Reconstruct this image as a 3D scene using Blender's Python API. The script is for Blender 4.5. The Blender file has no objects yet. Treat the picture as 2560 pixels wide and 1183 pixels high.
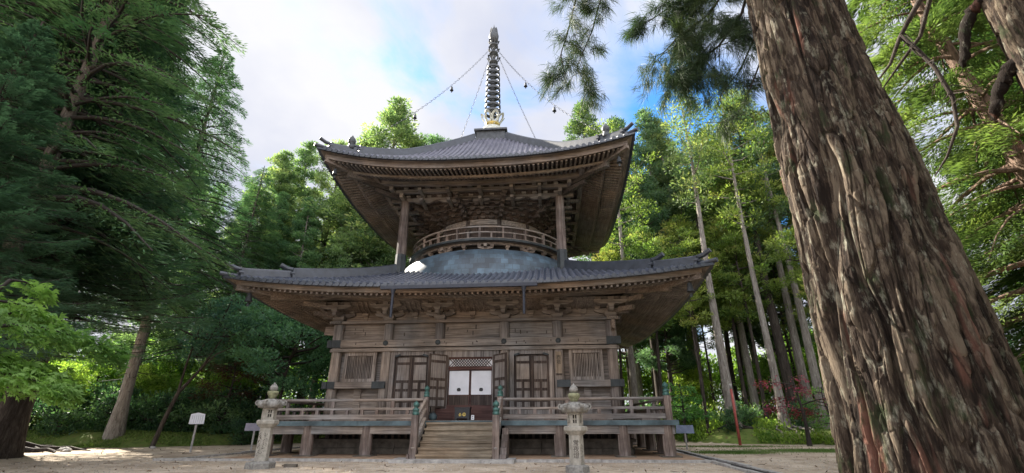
import bpy, math, random
import numpy as np
from mathutils import Matrix, Vector

# ------------------------------------------------------------------ camera
scene = bpy.context.scene
COL = scene.collection
cam_data = bpy.data.cameras.new("camera")
cam_data.sensor_width = 36.0
cam_data.lens = 36.0 * 1160.6 / 2560.0
cam_data.clip_start = 0.05
cam_data.clip_end = 2000.0
cam = bpy.data.objects.new("camera", cam_data)
COL.objects.link(cam)
_r, _u, _f = (0.99693401, 0.07820112, -0.00267474), (0.03139055, -0.36839764, 0.92913821), (-0.07167429, 0.92637345, 0.36972291)
cam.matrix_world = Matrix(((_r[0], _u[0], -_f[0], 3.10913), (_r[1], _u[1], -_f[1], -24.51448),
                           (_r[2], _u[2], -_f[2], 1.16462), (0, 0, 0, 1)))
scene.camera = cam

# ------------------------------------------------------------------ light
SUN_AZ, SUN_EL = -53.0, 34.0          # degrees, azimuth from +Y (clockwise positive)
EXPOSURE = 2.32
SKY_STRENGTH = 0.10
world = bpy.data.worlds.new("World")
scene.world = world
world.use_nodes = True
wt = world.node_tree
wt.nodes.clear()


def _n(tree, kind, **kw):
    n = tree.nodes.new(kind)
    for k, v in kw.items():
        setattr(n, k, v)
    return n


def build_world():
    L = wt.links.new
    out = _n(wt, 'ShaderNodeOutputWorld')
    bg = _n(wt, 'ShaderNodeBackground')
    bg.inputs[1].default_value = SKY_STRENGTH
    sky = _n(wt, 'ShaderNodeTexSky', sky_type='NISHITA', sun_disc=False)
    sky.sun_elevation = math.radians(SUN_EL)
    sky.sun_rotation = math.radians(SUN_AZ)
    sky.dust_density = 0.6
    tint = _n(wt, 'ShaderNodeMix', data_type='RGBA', blend_type='MULTIPLY')
    tint.inputs[0].default_value = 1.0
    tint.inputs[7].default_value = (.24, .52, .74, 1)
    L(sky.outputs[0], tint.inputs[6])
    tc = _n(wt, 'ShaderNodeTexCoord')
    # project the view direction on a flat cloud layer
    sep = _n(wt, 'ShaderNodeSeparateXYZ')
    L(tc.outputs['Generated'], sep.inputs[0])
    zz = _n(wt, 'ShaderNodeMath', operation='MAXIMUM')
    L(sep.outputs[2], zz.inputs[0]); zz.inputs[1].default_value = 0.0
    za = _n(wt, 'ShaderNodeMath', operation='ADD')
    L(zz.outputs[0], za.inputs[0]); za.inputs[1].default_value = 0.25
    dx = _n(wt, 'ShaderNodeMath', operation='DIVIDE'); L(sep.outputs[0], dx.inputs[0]); L(za.outputs[0], dx.inputs[1])
    dy = _n(wt, 'ShaderNodeMath', operation='DIVIDE'); L(sep.outputs[1], dy.inputs[0]); L(za.outputs[0], dy.inputs[1])
    cb = _n(wt, 'ShaderNodeCombineXYZ'); L(dx.outputs[0], cb.inputs[0]); L(dy.outputs[0], cb.inputs[1])
    n1 = _n(wt, 'ShaderNodeTexNoise'); n1.inputs['Scale'].default_value = 2.6; n1.inputs['Detail'].default_value = 8; n1.inputs['Roughness'].default_value = 0.55
    n1.inputs['Distortion'].default_value = 0.5
    L(cb.outputs[0], n1.inputs['Vector'])
    # openings in the cloud cover
    acc = None
    for (d, k, amp) in (((0.32, 0.83, 0.455), 26, 0.50), ((0.278, 0.77, 0.574), 60, 0.22), ((0.33, 0.86, 0.38), 40, 0.30), ((-0.251, 0.705, 0.663), 60, 0.16), ((-0.09, 0.80, 0.59), 60, 0.12), ((0.05, 0.66, 0.75), 30, 0.16)):
        v = Vector(d).normalized()
        dot = _n(wt, 'ShaderNodeVectorMath', operation='DOT_PRODUCT')
        L(tc.outputs['Generated'], dot.inputs[0]); dot.inputs[1].default_value = v
        m = _n(wt, 'ShaderNodeMath', operation='MULTIPLY_ADD')
        L(dot.outputs['Value'], m.inputs[0]); m.inputs[1].default_value = k * 2.2; m.inputs[2].default_value = -k * 2.2
        e = _n(wt, 'ShaderNodeMath', operation='EXPONENT'); L(m.outputs[0], e.inputs[0])
        a = _n(wt, 'ShaderNodeMath', operation='MULTIPLY'); L(e.outputs[0], a.inputs[0]); a.inputs[1].default_value = amp
        if acc is None:
            acc = a
        else:
            s = _n(wt, 'ShaderNodeMath', operation='ADD'); L(acc.outputs[0], s.inputs[0]); L(a.outputs[0], s.inputs[1]); acc = s
    cov = _n(wt, 'ShaderNodeMath', operation='SUBTRACT'); L(n1.outputs[0], cov.inputs[0]); L(acc.outputs[0], cov.inputs[1])
    mr = _n(wt, 'ShaderNodeMapRange', interpolation_type='SMOOTHSTEP')
    L(cov.outputs[0], mr.inputs[0]); mr.inputs[1].default_value = 0.06; mr.inputs[2].default_value = 0.44
    n2 = _n(wt, 'ShaderNodeTexNoise'); n2.inputs['Scale'].default_value = 1.7; n2.inputs['Detail'].default_value = 6
    mp = _n(wt, 'ShaderNodeVectorMath', operation='ADD'); L(cb.outputs[0], mp.inputs[0]); mp.inputs[1].default_value = (7.3, 2.1, 0)
    L(mp.outputs[0], n2.inputs['Vector'])
    cr = _n(wt, 'ShaderNodeMix', data_type='RGBA')
    mr2 = _n(wt, 'ShaderNodeMapRange'); L(n2.outputs[0], mr2.inputs[0]); mr2.inputs[1].default_value = 0.36; mr2.inputs[2].default_value = 0.58
    L(mr2.outputs[0], cr.inputs[0])
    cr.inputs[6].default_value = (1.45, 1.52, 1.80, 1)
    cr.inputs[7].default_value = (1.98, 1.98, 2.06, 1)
    mix = _n(wt, 'ShaderNodeMix', data_type='RGBA')
    L(mr.outputs[0], mix.inputs[0]); L(tint.outputs[2], mix.inputs[6]); L(cr.outputs[2], mix.inputs[7])
    # unseen brighter sky added behind the camera to fill the shaded front wall
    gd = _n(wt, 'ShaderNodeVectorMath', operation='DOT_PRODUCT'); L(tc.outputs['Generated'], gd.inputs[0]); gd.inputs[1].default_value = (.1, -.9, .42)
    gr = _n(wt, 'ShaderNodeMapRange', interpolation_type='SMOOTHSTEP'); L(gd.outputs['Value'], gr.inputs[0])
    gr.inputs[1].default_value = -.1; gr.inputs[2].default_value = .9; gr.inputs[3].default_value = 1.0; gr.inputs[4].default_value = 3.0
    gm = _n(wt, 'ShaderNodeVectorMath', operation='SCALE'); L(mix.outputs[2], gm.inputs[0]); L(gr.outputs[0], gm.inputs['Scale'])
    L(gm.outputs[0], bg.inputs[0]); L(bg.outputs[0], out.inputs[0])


build_world()
sun_data = bpy.data.lights.new("sun", 'SUN')
sun_data.energy = 4.4
sun_data.angle = math.radians(0.6)
sun_data.color = (1.0, 0.93, 0.82)
sun = bpy.data.objects.new("sun", sun_data)
COL.objects.link(sun)
_az, _el = math.radians(SUN_AZ), math.radians(SUN_EL)
_sd = Vector((math.sin(_az) * math.cos(_el), math.cos(_az) * math.cos(_el), math.sin(_el)))
sun.rotation_euler = _sd.to_track_quat('Z', 'Y').to_euler()
vs = scene.view_settings
vs.view_transform = 'Standard'
vs.look = 'None'
vs.exposure = EXPOSURE
vs.gamma = 1.0
cy = scene.cycles
cy.max_bounces = 7
cy.diffuse_bounces = 4
cy.glossy_bounces = 2
cy.transmission_bounces = 3
cy.transparent_max_bounces = 4
cy.use_denoising = True
cy.sample_clamp_indirect = 6.0

rng = np.random.default_rng(11)
R4 = [Matrix.Rotation(k * math.pi / 2, 4, 'Z') for k in range(4)]


# ------------------------------------------------------------------ mesh helpers
class MB:
    """collects faces for one mesh object"""
    def __init__(self):
        self.v, self.f, self.parts = [], [], []

    def add(self, vs_, fs_):
        o = len(self.v)
        self.parts.append((o, len(self.f)))
        self.v.extend([tuple(p) for p in vs_])
        self.f.extend([tuple(i + o for i in f) for f in fs_])
        return self

    def explode(self, name, mat, parent, four=False, smooth=False):
        """one object per primitive"""
        out = []
        ends = self.parts[1:] + [(len(self.v), len(self.f))]
        for (v0, f0), (v1, f1) in zip(self.parts, ends):
            q = MB(); q.v = self.v[v0:v1]; q.f = [tuple(i - v0 for i in f) for f in self.f[f0:f1]]
            e_ = q.build(name, mat, parent, smooth); out.append(e_)
            if four: rot_copies(e_)
        return out

    def box(self, x0, x1, y0, y1, z0, z1):
        return self.add([(x0, y0, z0), (x1, y0, z0), (x1, y1, z0), (x0, y1, z0), (x0, y0, z1), (x1, y0, z1), (x1, y1, z1), (x0, y1, z1)],
                        [(3, 2, 1, 0), (4, 5, 6, 7), (0, 1, 5, 4), (1, 2, 6, 5), (2, 3, 7, 6), (3, 0, 4, 7)])

    def bar(self, p0, p1, w, h, up=(0, 0, 1)):
        p0, p1, up = Vector(p0), Vector(p1), Vector(up)
        d = (p1 - p0).normalized(); s = d.cross(up).normalized() * (w / 2); t = s.cross(d).normalized() * (h / 2)
        a = [p0 - s - t, p0 + s - t, p0 + s + t, p0 - s + t, p1 - s - t, p1 + s - t, p1 + s + t, p1 - s + t]
        return self.add(a, [(0, 1, 2, 3), (7, 6, 5, 4), (4, 5, 1, 0), (5, 6, 2, 1), (6, 7, 3, 2), (7, 4, 0, 3)])

    def tube(self, pts, rad, n=8, cap=True):
        pts = [Vector(p) for p in pts]
        if not hasattr(rad, '__len__'):
            rad = [rad] * len(pts)
        rings, prev = [], None
        for i, p in enumerate(pts):
            d = (pts[min(i + 1, len(pts) - 1)] - pts[max(i - 1, 0)]).normalized()
            a = prev if prev is not None else (Vector((1, 0, 0)) if abs(d.x) < .8 else Vector((0, 1, 0)))
            a = (a - d * a.dot(d)).normalized(); b = d.cross(a); prev = a
            rings.append([p + (a * math.cos(2 * math.pi * k / n) + b * math.sin(2 * math.pi * k / n)) * rad[i] for k in range(n)])
        fs_ = []
        for i in range(len(pts) - 1):
            for k in range(n):
                k2 = (k + 1) % n
                fs_.append((i * n + k, i * n + k2, (i + 1) * n + k2, (i + 1) * n + k))
        if cap:
            fs_.append(tuple(range(n - 1, -1, -1)))
            fs_.append(tuple(range((len(pts) - 1) * n, len(pts) * n)))
        return self.add([q for r in rings for q in r], fs_)

    def lathe(self, prof, n=16, c=(0, 0), rot=0.0, cap=True):
        vs_ = []
        for (r, z) in prof:
            for k in range(n):
                a = 2 * math.pi * (k + rot) / n
                vs_.append((c[0] + r * math.cos(a), c[1] + r * math.sin(a), z))
        fs_ = []
        m = len(prof)
        for i in range(m - 1):
            for k in range(n):
                k2 = (k + 1) % n
                fs_.append((i * n + k, i * n + k2, (i + 1) * n + k2, (i + 1) * n + k))
        if cap:
            fs_.append(tuple(range(n - 1, -1, -1)))
            fs_.append(tuple(range((m - 1) * n, m * n)))
        return self.add(vs_, fs_)

    def ring(self, r0, r1, z0, z1, n=72, c=(0, 0), a0=0.0, a1=2 * math.pi):
        """flat annular beam of rectangular section"""
        full = abs(a1 - a0 - 2 * math.pi) < 1e-6
        m = n if full else n + 1
        vs_, fs_ = [], []
        for k in range(m):
            a = a0 + (a1 - a0) * k / n
            for (r, z) in ((r0, z0), (r1, z0), (r1, z1), (r0, z1)):
                vs_.append((c[0] + r * math.cos(a), c[1] + r * math.sin(a), z))
        for k in range(n):
            k2 = (k + 1) % m
            for i in range(4):
                j = (i + 1) % 4
                fs_.append((k * 4 + i, k2 * 4 + i, k2 * 4 + j, k * 4 + j))
        return self.add(vs_, fs_)

    def xf(self, M):
        self.v = [tuple(M @ Vector(p)) for p in self.v]
        return self

    def rot4(self):
        v0, f0 = list(self.v), list(self.f)
        for k in (1, 2, 3):
            o = len(self.v)
            self.v.extend([tuple(R4[k] @ Vector(p)) for p in v0])
            self.f.extend([tuple(i + o for i in f) for f in f0])
        return self

    def build(self, name, mat, parent=None, smooth=False):
        me = bpy.data.meshes.new(name)
        me.from_pydata(self.v, [], self.f)
        if smooth:
            me.polygons.foreach_set('use_smooth', [True] * len(me.polygons))
        me.materials.append(mat)
        me.update()
        return link(name, me, parent)


def link(name, data, parent=None):
    o = bpy.data.objects.new(name, data)
    COL.objects.link(o)
    if parent is not None:
        o.parent = parent
    return o


def fast_mesh(name, V, F, mat, k=4, attr=None, smooth=False):
    """mesh from numpy arrays, all faces with k corners"""
    me = bpy.data.meshes.new(name)
    V = np.asarray(V, np.float32); F = np.asarray(F, np.int32)
    me.vertices.add(len(V)); me.vertices.foreach_set('co', V.ravel())
    me.loops.add(F.size); me.loops.foreach_set('vertex_index', F.ravel())
    me.polygons.add(len(F))
    me.polygons.foreach_set('loop_start', np.arange(0, F.size, k, dtype=np.int32))
    me.polygons.foreach_set('loop_total', np.full(len(F), k, np.int32))
    if attr is not None:
        for an, av in attr.items():
            at = me.attributes.new(an, 'FLOAT', 'POINT'); at.data.foreach_set('value', np.asarray(av, np.float32))
    me.update(calc_edges=True)
    if smooth:
        me.polygons.foreach_set('use_smooth', np.ones(len(F), bool))
    me.materials.append(mat)
    return me


def thing(name, label, cat, loc=(0, 0, 0), rz=0.0, group=None):
    o = bpy.data.objects.new(name, None)
    COL.objects.link(o)
    o.empty_display_size = 0.2
    o.location = loc; o.rotation_euler = (0, 0, rz)
    tag(o, label, cat, group)
    return o


def tag(o, label=None, cat=None, group=None, kind=None):
    if label: o['label'] = label
    if cat: o['category'] = cat
    if group: o['group'] = group
    if kind: o['kind'] = kind
    return o


def copy_child(o, parent, loc=None, rz=None):
    c = o.copy(); COL.objects.link(c); c.parent = parent
    if loc is not None: c.location = loc
    if rz is not None: c.rotation_euler = (0, 0, rz)
    for g in list(o.children):
        d = g.copy(); COL.objects.link(d); d.parent = c
    return c


# ------------------------------------------------------------------ materials
def new_mat(name):
    m = bpy.data.materials.new(name)
    m.use_nodes = True
    t = m.node_tree
    b = t.nodes['Principled BSDF']
    return m, t, b, t.links.new


def ramp(t, stops):
    n = t.nodes.new('ShaderNodeValToRGB')
    e = n.color_ramp.elements
    while len(e) > 1:
        e.remove(e[-1])
    e[0].position = stops[0][0]; e[0].color = (*stops[0][1], 1)
    for p, c in stops[1:]:
        x = e.new(p); x.color = (*c, 1)
    return n


def noise(t, L, vec, scale, detail=5, rough=.55, dist=0.0):
    n = t.nodes.new('ShaderNodeTexNoise')
    n.inputs['Scale'].default_value = scale; n.inputs['Detail'].default_value = detail
    n.inputs['Roughness'].default_value = rough; n.inputs['Distortion'].default_value = dist
    L(vec, n.inputs['Vector'])
    return n


def mapping(t, L, src, sc, loc=(0, 0, 0)):
    m = t.nodes.new('ShaderNodeMapping')
    m.inputs['Scale'].default_value = sc; m.inputs['Location'].default_value = loc
    L(src, m.inputs['Vector'])
    return m.outputs[0]


def mixc(t, L, fac, a, b, mode='MIX'):
    n = t.nodes.new('ShaderNodeMix'); n.data_type = 'RGBA'; n.blend_type = mode
    for s, i in ((fac, 0), (a, 6), (b, 7)):
        if hasattr(s, 'is_linked') or hasattr(s, 'links'):
            L(s, n.inputs[i])
        elif i == 0:
            n.inputs[0].default_value = s
        else:
            n.inputs[i].default_value = (*s, 1)
    return n.outputs[2]


def bump(t, L, b, h, strength=.4, dist=.02):
    n = t.nodes.new('ShaderNodeBump')
    n.inputs['Strength'].default_value = strength; n.inputs['Distance'].default_value = dist
    L(h, n.inputs['Height']); L(n.outputs[0], b.inputs['Normal'])
    return n


def wood(name, dark, mid, pale, axis='x', rough=.85, stain=.35):
    m, t, b, L = new_mat(name)
    tc = t.nodes.new('ShaderNodeTexCoord')
    s = {'x': (.5, 14, 14), 'z': (14, 14, .5), 'y': (14, .5, 14)}[axis]
    v = mapping(t, L, tc.outputs['Object'], s)
    n1 = noise(t, L, v, 1.6, 6, .6, .3)
    c = ramp(t, [(.28, dark), (.5, mid), (.72, pale)])
    L(n1.outputs[0], c.inputs[0])
    n2 = noise(t, L, tc.outputs['Object'], 1.1, 5, .6)
    r2 = ramp(t, [(.36, (1 - stain,) * 3), (.6, (1.0,) * 3)])
    L(n2.outputs[0], r2.inputs[0])
    col = mixc(t, L, 1.0, c.outputs[0], r2.outputs[0], 'MULTIPLY')
    n3 = noise(t, L, tc.outputs['Object'], .45, 3, .5)
    rr = ramp(t, [(.4, (1.06, .97, .9)), (.62, (.93, .98, 1.05))])
    L(n3.outputs[0], rr.inputs[0])
    col = mixc(t, L, 1.0, col, rr.outputs[0], 'MULTIPLY')
    oi = t.nodes.new('ShaderNodeObjectInfo')
    ro = ramp(t, [(0, (.80, .79, .79)), (.5, (1.0, 1.0, 1.0)), (1, (1.18, 1.17, 1.14))]); L(oi.outputs['Random'], ro.inputs[0])
    col = mixc(t, L, 1.0, col, ro.outputs[0], 'MULTIPLY')
    L(col, b.inputs['Base Color'])
    b.inputs['Roughness'].default_value = rough
    b.inputs['Specular IOR Level'].default_value = .25
    bump(t, L, b, n1.outputs[0], .5, .015)
    return m


M = {}
M['wood_x'] = wood('weathered_wood_horizontal', (.076, .067, .060), (.22, .195, .173), (.37, .337, .308), 'x')
M['wood_z'] = wood('weathered_wood_upright', (.095, .082, .073), (.25, .22, .197), (.41, .372, .34), 'z')
M['wood_y'] = wood('weathered_wood_depth', (.08, .06, .048), (.20, .15, .112), (.32, .25, .19), 'y')
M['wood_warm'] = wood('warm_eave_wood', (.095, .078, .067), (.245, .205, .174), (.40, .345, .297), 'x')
M['wood_warm_y'] = wood('warm_rafter_wood', (.09, .073, .063), (.23, .194, .166), (.36, .31, .27), 'y')
M['wood_dark'] = wood('dark_door_wood', (.026, .020, .018), (.075, .056, .047), (.15, .118, .10), 'z')
M['wood_grey'] = wood('grey_rail_wood', (.12, .10, .088), (.27, .235, .205), (.42, .38, .34), 'x')
M['wood_grey_z'] = wood('grey_post_wood', (.075, .055, .048), (.20, .16, .14), (.38, .33, .29), 'z', stain=.5)
M['wood_step'] = wood('pale_step_wood', (.11, .082, .055), (.26, .20, .135), (.42, .34, .24), 'x')
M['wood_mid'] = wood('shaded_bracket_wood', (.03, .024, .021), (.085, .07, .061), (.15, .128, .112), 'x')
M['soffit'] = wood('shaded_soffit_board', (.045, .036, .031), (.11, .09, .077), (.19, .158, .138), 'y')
M['wood_red'] = wood('reddish_threshold_wood', (.04, .02, .018), (.10, .05, .042), (.16, .09, .075), 'x')


def plain(name, col, rough=.6, metal=0.0, var=.25, scale=6.0, bmp=.2, spec=.4):
    m, t, b, L = new_mat(name)
    tc = t.nodes.new('ShaderNodeTexCoord')
    n = noise(t, L, tc.outputs['Object'], scale, 6, .6)
    lo = tuple(max(0, c * (1 - var)) for c in col); hi = tuple(min(1, c * (1 + var)) for c in col)
    r = ramp(t, [(.3, lo), (.7, hi)]); L(n.outputs[0], r.inputs[0])
    L(r.outputs[0], b.inputs['Base Color'])
    b.inputs['Roughness'].default_value = rough; b.inputs['Metallic'].default_value = metal
    b.inputs['Specular IOR Level'].default_value = spec
    if bmp:
        bump(t, L, b, n.outputs[0], bmp, .02)
    return m


def tile_mat(name, a, c, rough=.42):
    m, t, b, L = new_mat(name)
    tc = t.nodes.new('ShaderNodeTexCoord')
    n = noise(t, L, tc.outputs['Object'], 1.2, 6, .65)
    n2 = noise(t, L, tc.outputs['Object'], 11, 3, .5)
    r = ramp(t, [(.34, a), (.66, c)]); L(n.outputs[0], r.inputs[0])
    r2 = ramp(t, [(.3, (.75, .78, .8)), (.7, (1.2, 1.17, 1.15))]); L(n2.outputs[0], r2.inputs[0])
    col = mixc(t, L, 1.0, r.outputs[0], r2.outputs[0], 'MULTIPLY')
    n3 = noise(t, L, mapping(t, L, tc.outputs['Object'], (1, 1, 1), (4, 9, 2)), 2.3, 7, .7)
    r3 = ramp(t, [(.56, (0, 0, 0)), (.72, (.55, .55, .55))]); L(n3.outputs[0], r3.inputs[0])
    col = mixc(t, L, r3.outputs[0], col, tuple(min(1, x * 1.7 + .03) for x in c))
    L(col, b.inputs['Base Color'])
    b.inputs['Roughness'].default_value = rough
    b.inputs['Specular IOR Level'].default_value = .6
    # joints between tile courses: bands of distance from the eave
    bump(t, L, b, n2.outputs[0], .3, .02)
    return m


M['tile'] = tile_mat('bronze_grey_roof_tile', (.026, .032, .052), (.062, .071, .102), .36)
M['tile_up'] = tile_mat('pale_purple_grey_roof_tile', (.058, .058, .083), (.122, .119, .152))
M['tile_dark'] = plain('dark_ridge_tile', (.032, .038, .05), .42, 0, .4, 4, .25, .6)
M['copper'] = plain('verdigris_copper_edge', (.062, .092, .102), .6, .0, .75, 1.6, .2)
M['copper_dark'] = plain('dark_copper_sheet', (.028, .034, .036), .55, .0, .5, 4, .2)
M['gutter'] = plain('dark_blue_gutter_metal', (.022, .025, .036), .5, .2, .3, 4, .1)
M['verdigris'] = plain('green_bronze', (.05, .115, .098), .5, .3, .5, 9, .2)
M['bronze'] = plain('grey_bronze', (.055, .06, .066), .55, .15, .4, 5, .2)
M['gold'] = plain('worn_gilding', (.48, .36, .10), .45, .5, .6, 7, .2)
M['lotus'] = plain('pale_gilded_petal', (.42, .43, .38), .5, .2, .35, 6, .2)
M['stone'] = plain('lichen_granite', (.22, .21, .19), .9, 0, .4, 14, .6, .2)
M['stone_pale'] = plain('pale_granite_shaft', (.31, .288, .245), .9, 0, .28, 9, .5, .2)
M['stone_dark'] = plain('dark_base_stone', (.11, .095, .078), .95, 0, .5, 3, .6, .2)
M['kerb'] = plain('worn_kerb_stone', (.33, .315, .295), .9, 0, .4, 6, .4, .2)
M['ink'] = plain('black_ink', (.02, .018, .016), .8, 0, .3, 6, 0)
M['ink_soft'] = plain('faded_ink', (.06, .048, .04), .9, 0, .4, 6, 0)
M['black'] = plain('black_lacquer', (.010, .010, .012), .45, 0, .3, 6, 0)
M['white'] = plain('white_paper_panel', (.80, .80, .82), .8, 0, .04, 2, 0)
M['panel'] = plain('aged_white_panel', (.66, .67, .71), .8, 0, .09, 2.2, .1)
M['sign_white'] = plain('white_painted_board', (.72, .74, .78), .6, 0, .06, 3, 0)
M['ink_faint'] = plain('faded_lettering', (.33, .33, .37), .8, 0, .1, 5, 0)
M['sign_blue'] = plain('bluish_painted_board', (.22, .26, .38), .55, 0, .3, 4, 0)
M['sign_purple'] = plain('greyish_board', (.27, .25, .31), .6, 0, .2, 4, 0)
M['pole_red'] = plain('faded_red_paint', (.32, .075, .06), .7, 0, .4, 5, .1)
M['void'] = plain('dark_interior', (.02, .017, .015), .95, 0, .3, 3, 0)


def dome_mat():
    m, t, b, L = new_mat('copper_plate_dome')
    tc = t.nodes.new('ShaderNodeTexCoord')
    sp = t.nodes.new('ShaderNodeSeparateXYZ'); L(tc.outputs['Object'], sp.inputs[0])
    at = t.nodes.new('ShaderNodeMath'); at.operation = 'ARCTAN2'
    L(sp.outputs[1], at.inputs[0]); L(sp.outputs[0], at.inputs[1])
    mu = t.nodes.new('ShaderNodeMath'); mu.operation = 'MULTIPLY'; L(at.outputs[0], mu.inputs[0]); mu.inputs[1].default_value = 4.5
    cb = t.nodes.new('ShaderNodeCombineXYZ'); L(mu.outputs[0], cb.inputs[0]); L(sp.outputs[2], cb.inputs[1])
    br = t.nodes.new('ShaderNodeTexBrick')
    br.inputs['Scale'].default_value = 1.0
    br.inputs['Brick Width'].default_value = .32; br.inputs['Row Height'].default_value = .25
    br.inputs['Mortar Size'].default_value = .008; br.offset = .5
    br.inputs['Color1'].default_value = (.052, .068, .088, 1); br.inputs['Color2'].default_value = (.088, .135, .178, 1)
    br.inputs['Mortar'].default_value = (.05, .06, .065, 1)
    L(cb.outputs[0], br.inputs['Vector'])
    n = noise(t, L, tc.outputs['Object'], 1.6, 5, .6)
    r = ramp(t, [(.4, (.8, .78, .76)), (.62, (1.25, 1.3, 1.32))]); L(n.outputs[0], r.inputs[0])
    L(mixc(t, L, 1.0, br.outputs[0], r.outputs[0], 'MULTIPLY'), b.inputs['Base Color'])
    b.inputs['Roughness'].default_value = .55
    b.inputs['Specular IOR Level'].default_value = .45
    bump(t, L, b, br.outputs['Fac'], -.4, .02)
    return m


M['dome'] = dome_mat()


def leaf_mat(name, a, c, transl=.35, scale=.7, rough=.6, mix3=None, emis=0):
    """two greens mixed by clump, by leaf and by painted top light; light passes through the blade"""
    m, t, b, L = new_mat(name)
    tc = t.nodes.new('ShaderNodeTexCoord')
    n = noise(t, L, tc.outputs['Object'], scale, 4, .6)
    at = t.nodes.new('ShaderNodeAttribute'); at.attribute_name = 'rnd_toplit'
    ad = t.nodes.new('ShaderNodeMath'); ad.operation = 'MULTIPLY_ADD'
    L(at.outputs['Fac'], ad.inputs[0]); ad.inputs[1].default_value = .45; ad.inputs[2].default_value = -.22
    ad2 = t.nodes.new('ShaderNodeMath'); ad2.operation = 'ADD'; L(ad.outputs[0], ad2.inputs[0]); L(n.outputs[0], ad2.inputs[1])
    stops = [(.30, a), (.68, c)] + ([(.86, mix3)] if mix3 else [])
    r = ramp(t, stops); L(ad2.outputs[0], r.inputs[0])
    oi = t.nodes.new('ShaderNodeObjectInfo')
    hv = t.nodes.new('ShaderNodeHueSaturation')
    mr = t.nodes.new('ShaderNodeMapRange'); L(oi.outputs['Random'], mr.inputs[0]); mr.inputs[3].default_value = .475; mr.inputs[4].default_value = .52
    mv = t.nodes.new('ShaderNodeMapRange'); L(oi.outputs['Random'], mv.inputs[0]); mv.inputs[3].default_value = 1.15; mv.inputs[4].default_value = .82
    L(mr.outputs[0], hv.inputs['Hue']); L(mv.outputs[0], hv.inputs['Value'])
    L(r.outputs[0], hv.inputs['Color'])
    L(hv.outputs[0], b.inputs['Base Color'])
    b.inputs['Roughness'].default_value = rough
    b.inputs['Specular IOR Level'].default_value = .3
    tr = t.nodes.new('ShaderNodeBsdfTranslucent')
    ty = mixc(t, L, 1.0, hv.outputs[0], (1.25, 1.38, .8), 'MULTIPLY')
    L(ty, tr.inputs[0])
    mx = t.nodes.new('ShaderNodeMixShader'); mx.inputs[0].default_value = transl
    out = t.nodes['Material Output']
    L(b.outputs[0], mx.inputs[1]); L(tr.outputs[0], mx.inputs[2]); L(mx.outputs[0], out.inputs[0])
    return m


M['fir'] = leaf_mat('dark_fir_needles', (.038, .085, .062), (.085, .165, .112), .4, .5)
M['fir2'] = leaf_mat('deep_green_cedar_needles', (.036, .085, .05), (.095, .18, .085), .4, .5)
M['cypress'] = leaf_mat('mid_green_cypress_sprays', (.055, .105, .05), (.165, .235, .095), .48, .35, mix3=(.27, .30, .10))
M['cypress_b'] = leaf_mat('blue_green_cypress_sprays', (.05, .105, .06), (.135, .215, .11), .48, .4)
M['cypress_lit'] = leaf_mat('lit_tone_cypress_sprays', (.085, .15, .07), (.25, .335, .14), .55, .35, mix3=(.36, .39, .15))  # cypress colour raised so the backlit left grove looks lit
M['cypress_b_lit'] = leaf_mat('lit_tone_blue_green_cypress_sprays', (.07, .15, .075), (.20, .31, .145), .52, .4)  # blue-green cypress raised likewise, missing light put into the colour
M['pine_y'] = leaf_mat('yellow_green_pine_tufts', (.075, .135, .034), (.25, .33, .075), .4, .4, mix3=(.34, .30, .10))
M['bright'] = leaf_mat('sun_tinted_yellow_green_leaves', (.09, .19, .03), (.28, .40, .07), .45, .5)  # sunlight put into the leaf colour, also where trees block the sun
M['maple'] = leaf_mat('fresh_green_maple_leaves', (.075, .18, .05), (.20, .36, .10), .48, .8)
M['maple_red'] = leaf_mat('dull_red_maple_leaves', (.11, .018, .022), (.26, .045, .048), .35, .8)
M['maple_dark'] = leaf_mat('brownish_maple_leaves', (.05, .02, .014), (.12, .05, .03), .4, .8)
M['shrub'] = leaf_mat('dark_glossy_shrub_leaves', (.035, .085, .045), (.115, .21, .085), .4, .8, .5)
M['broad'] = leaf_mat('blue_green_broad_leaves', (.05, .13, .085), (.14, .275, .155), .46, .6, .5)
M['cedar_sun'] = leaf_mat('sunny_cedar_needles', (.03, .065, .022), (.125, .185, .055), .42, .9, mix3=(.20, .25, .08))
M['needle'] = leaf_mat('dark_cedar_needles', (.018, .04, .018), (.06, .09, .035), .3, 2.5)
M['grass'] = leaf_mat('short_green_grass', (.05, .11, .02), (.14, .21, .045), .3, .8)


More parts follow.
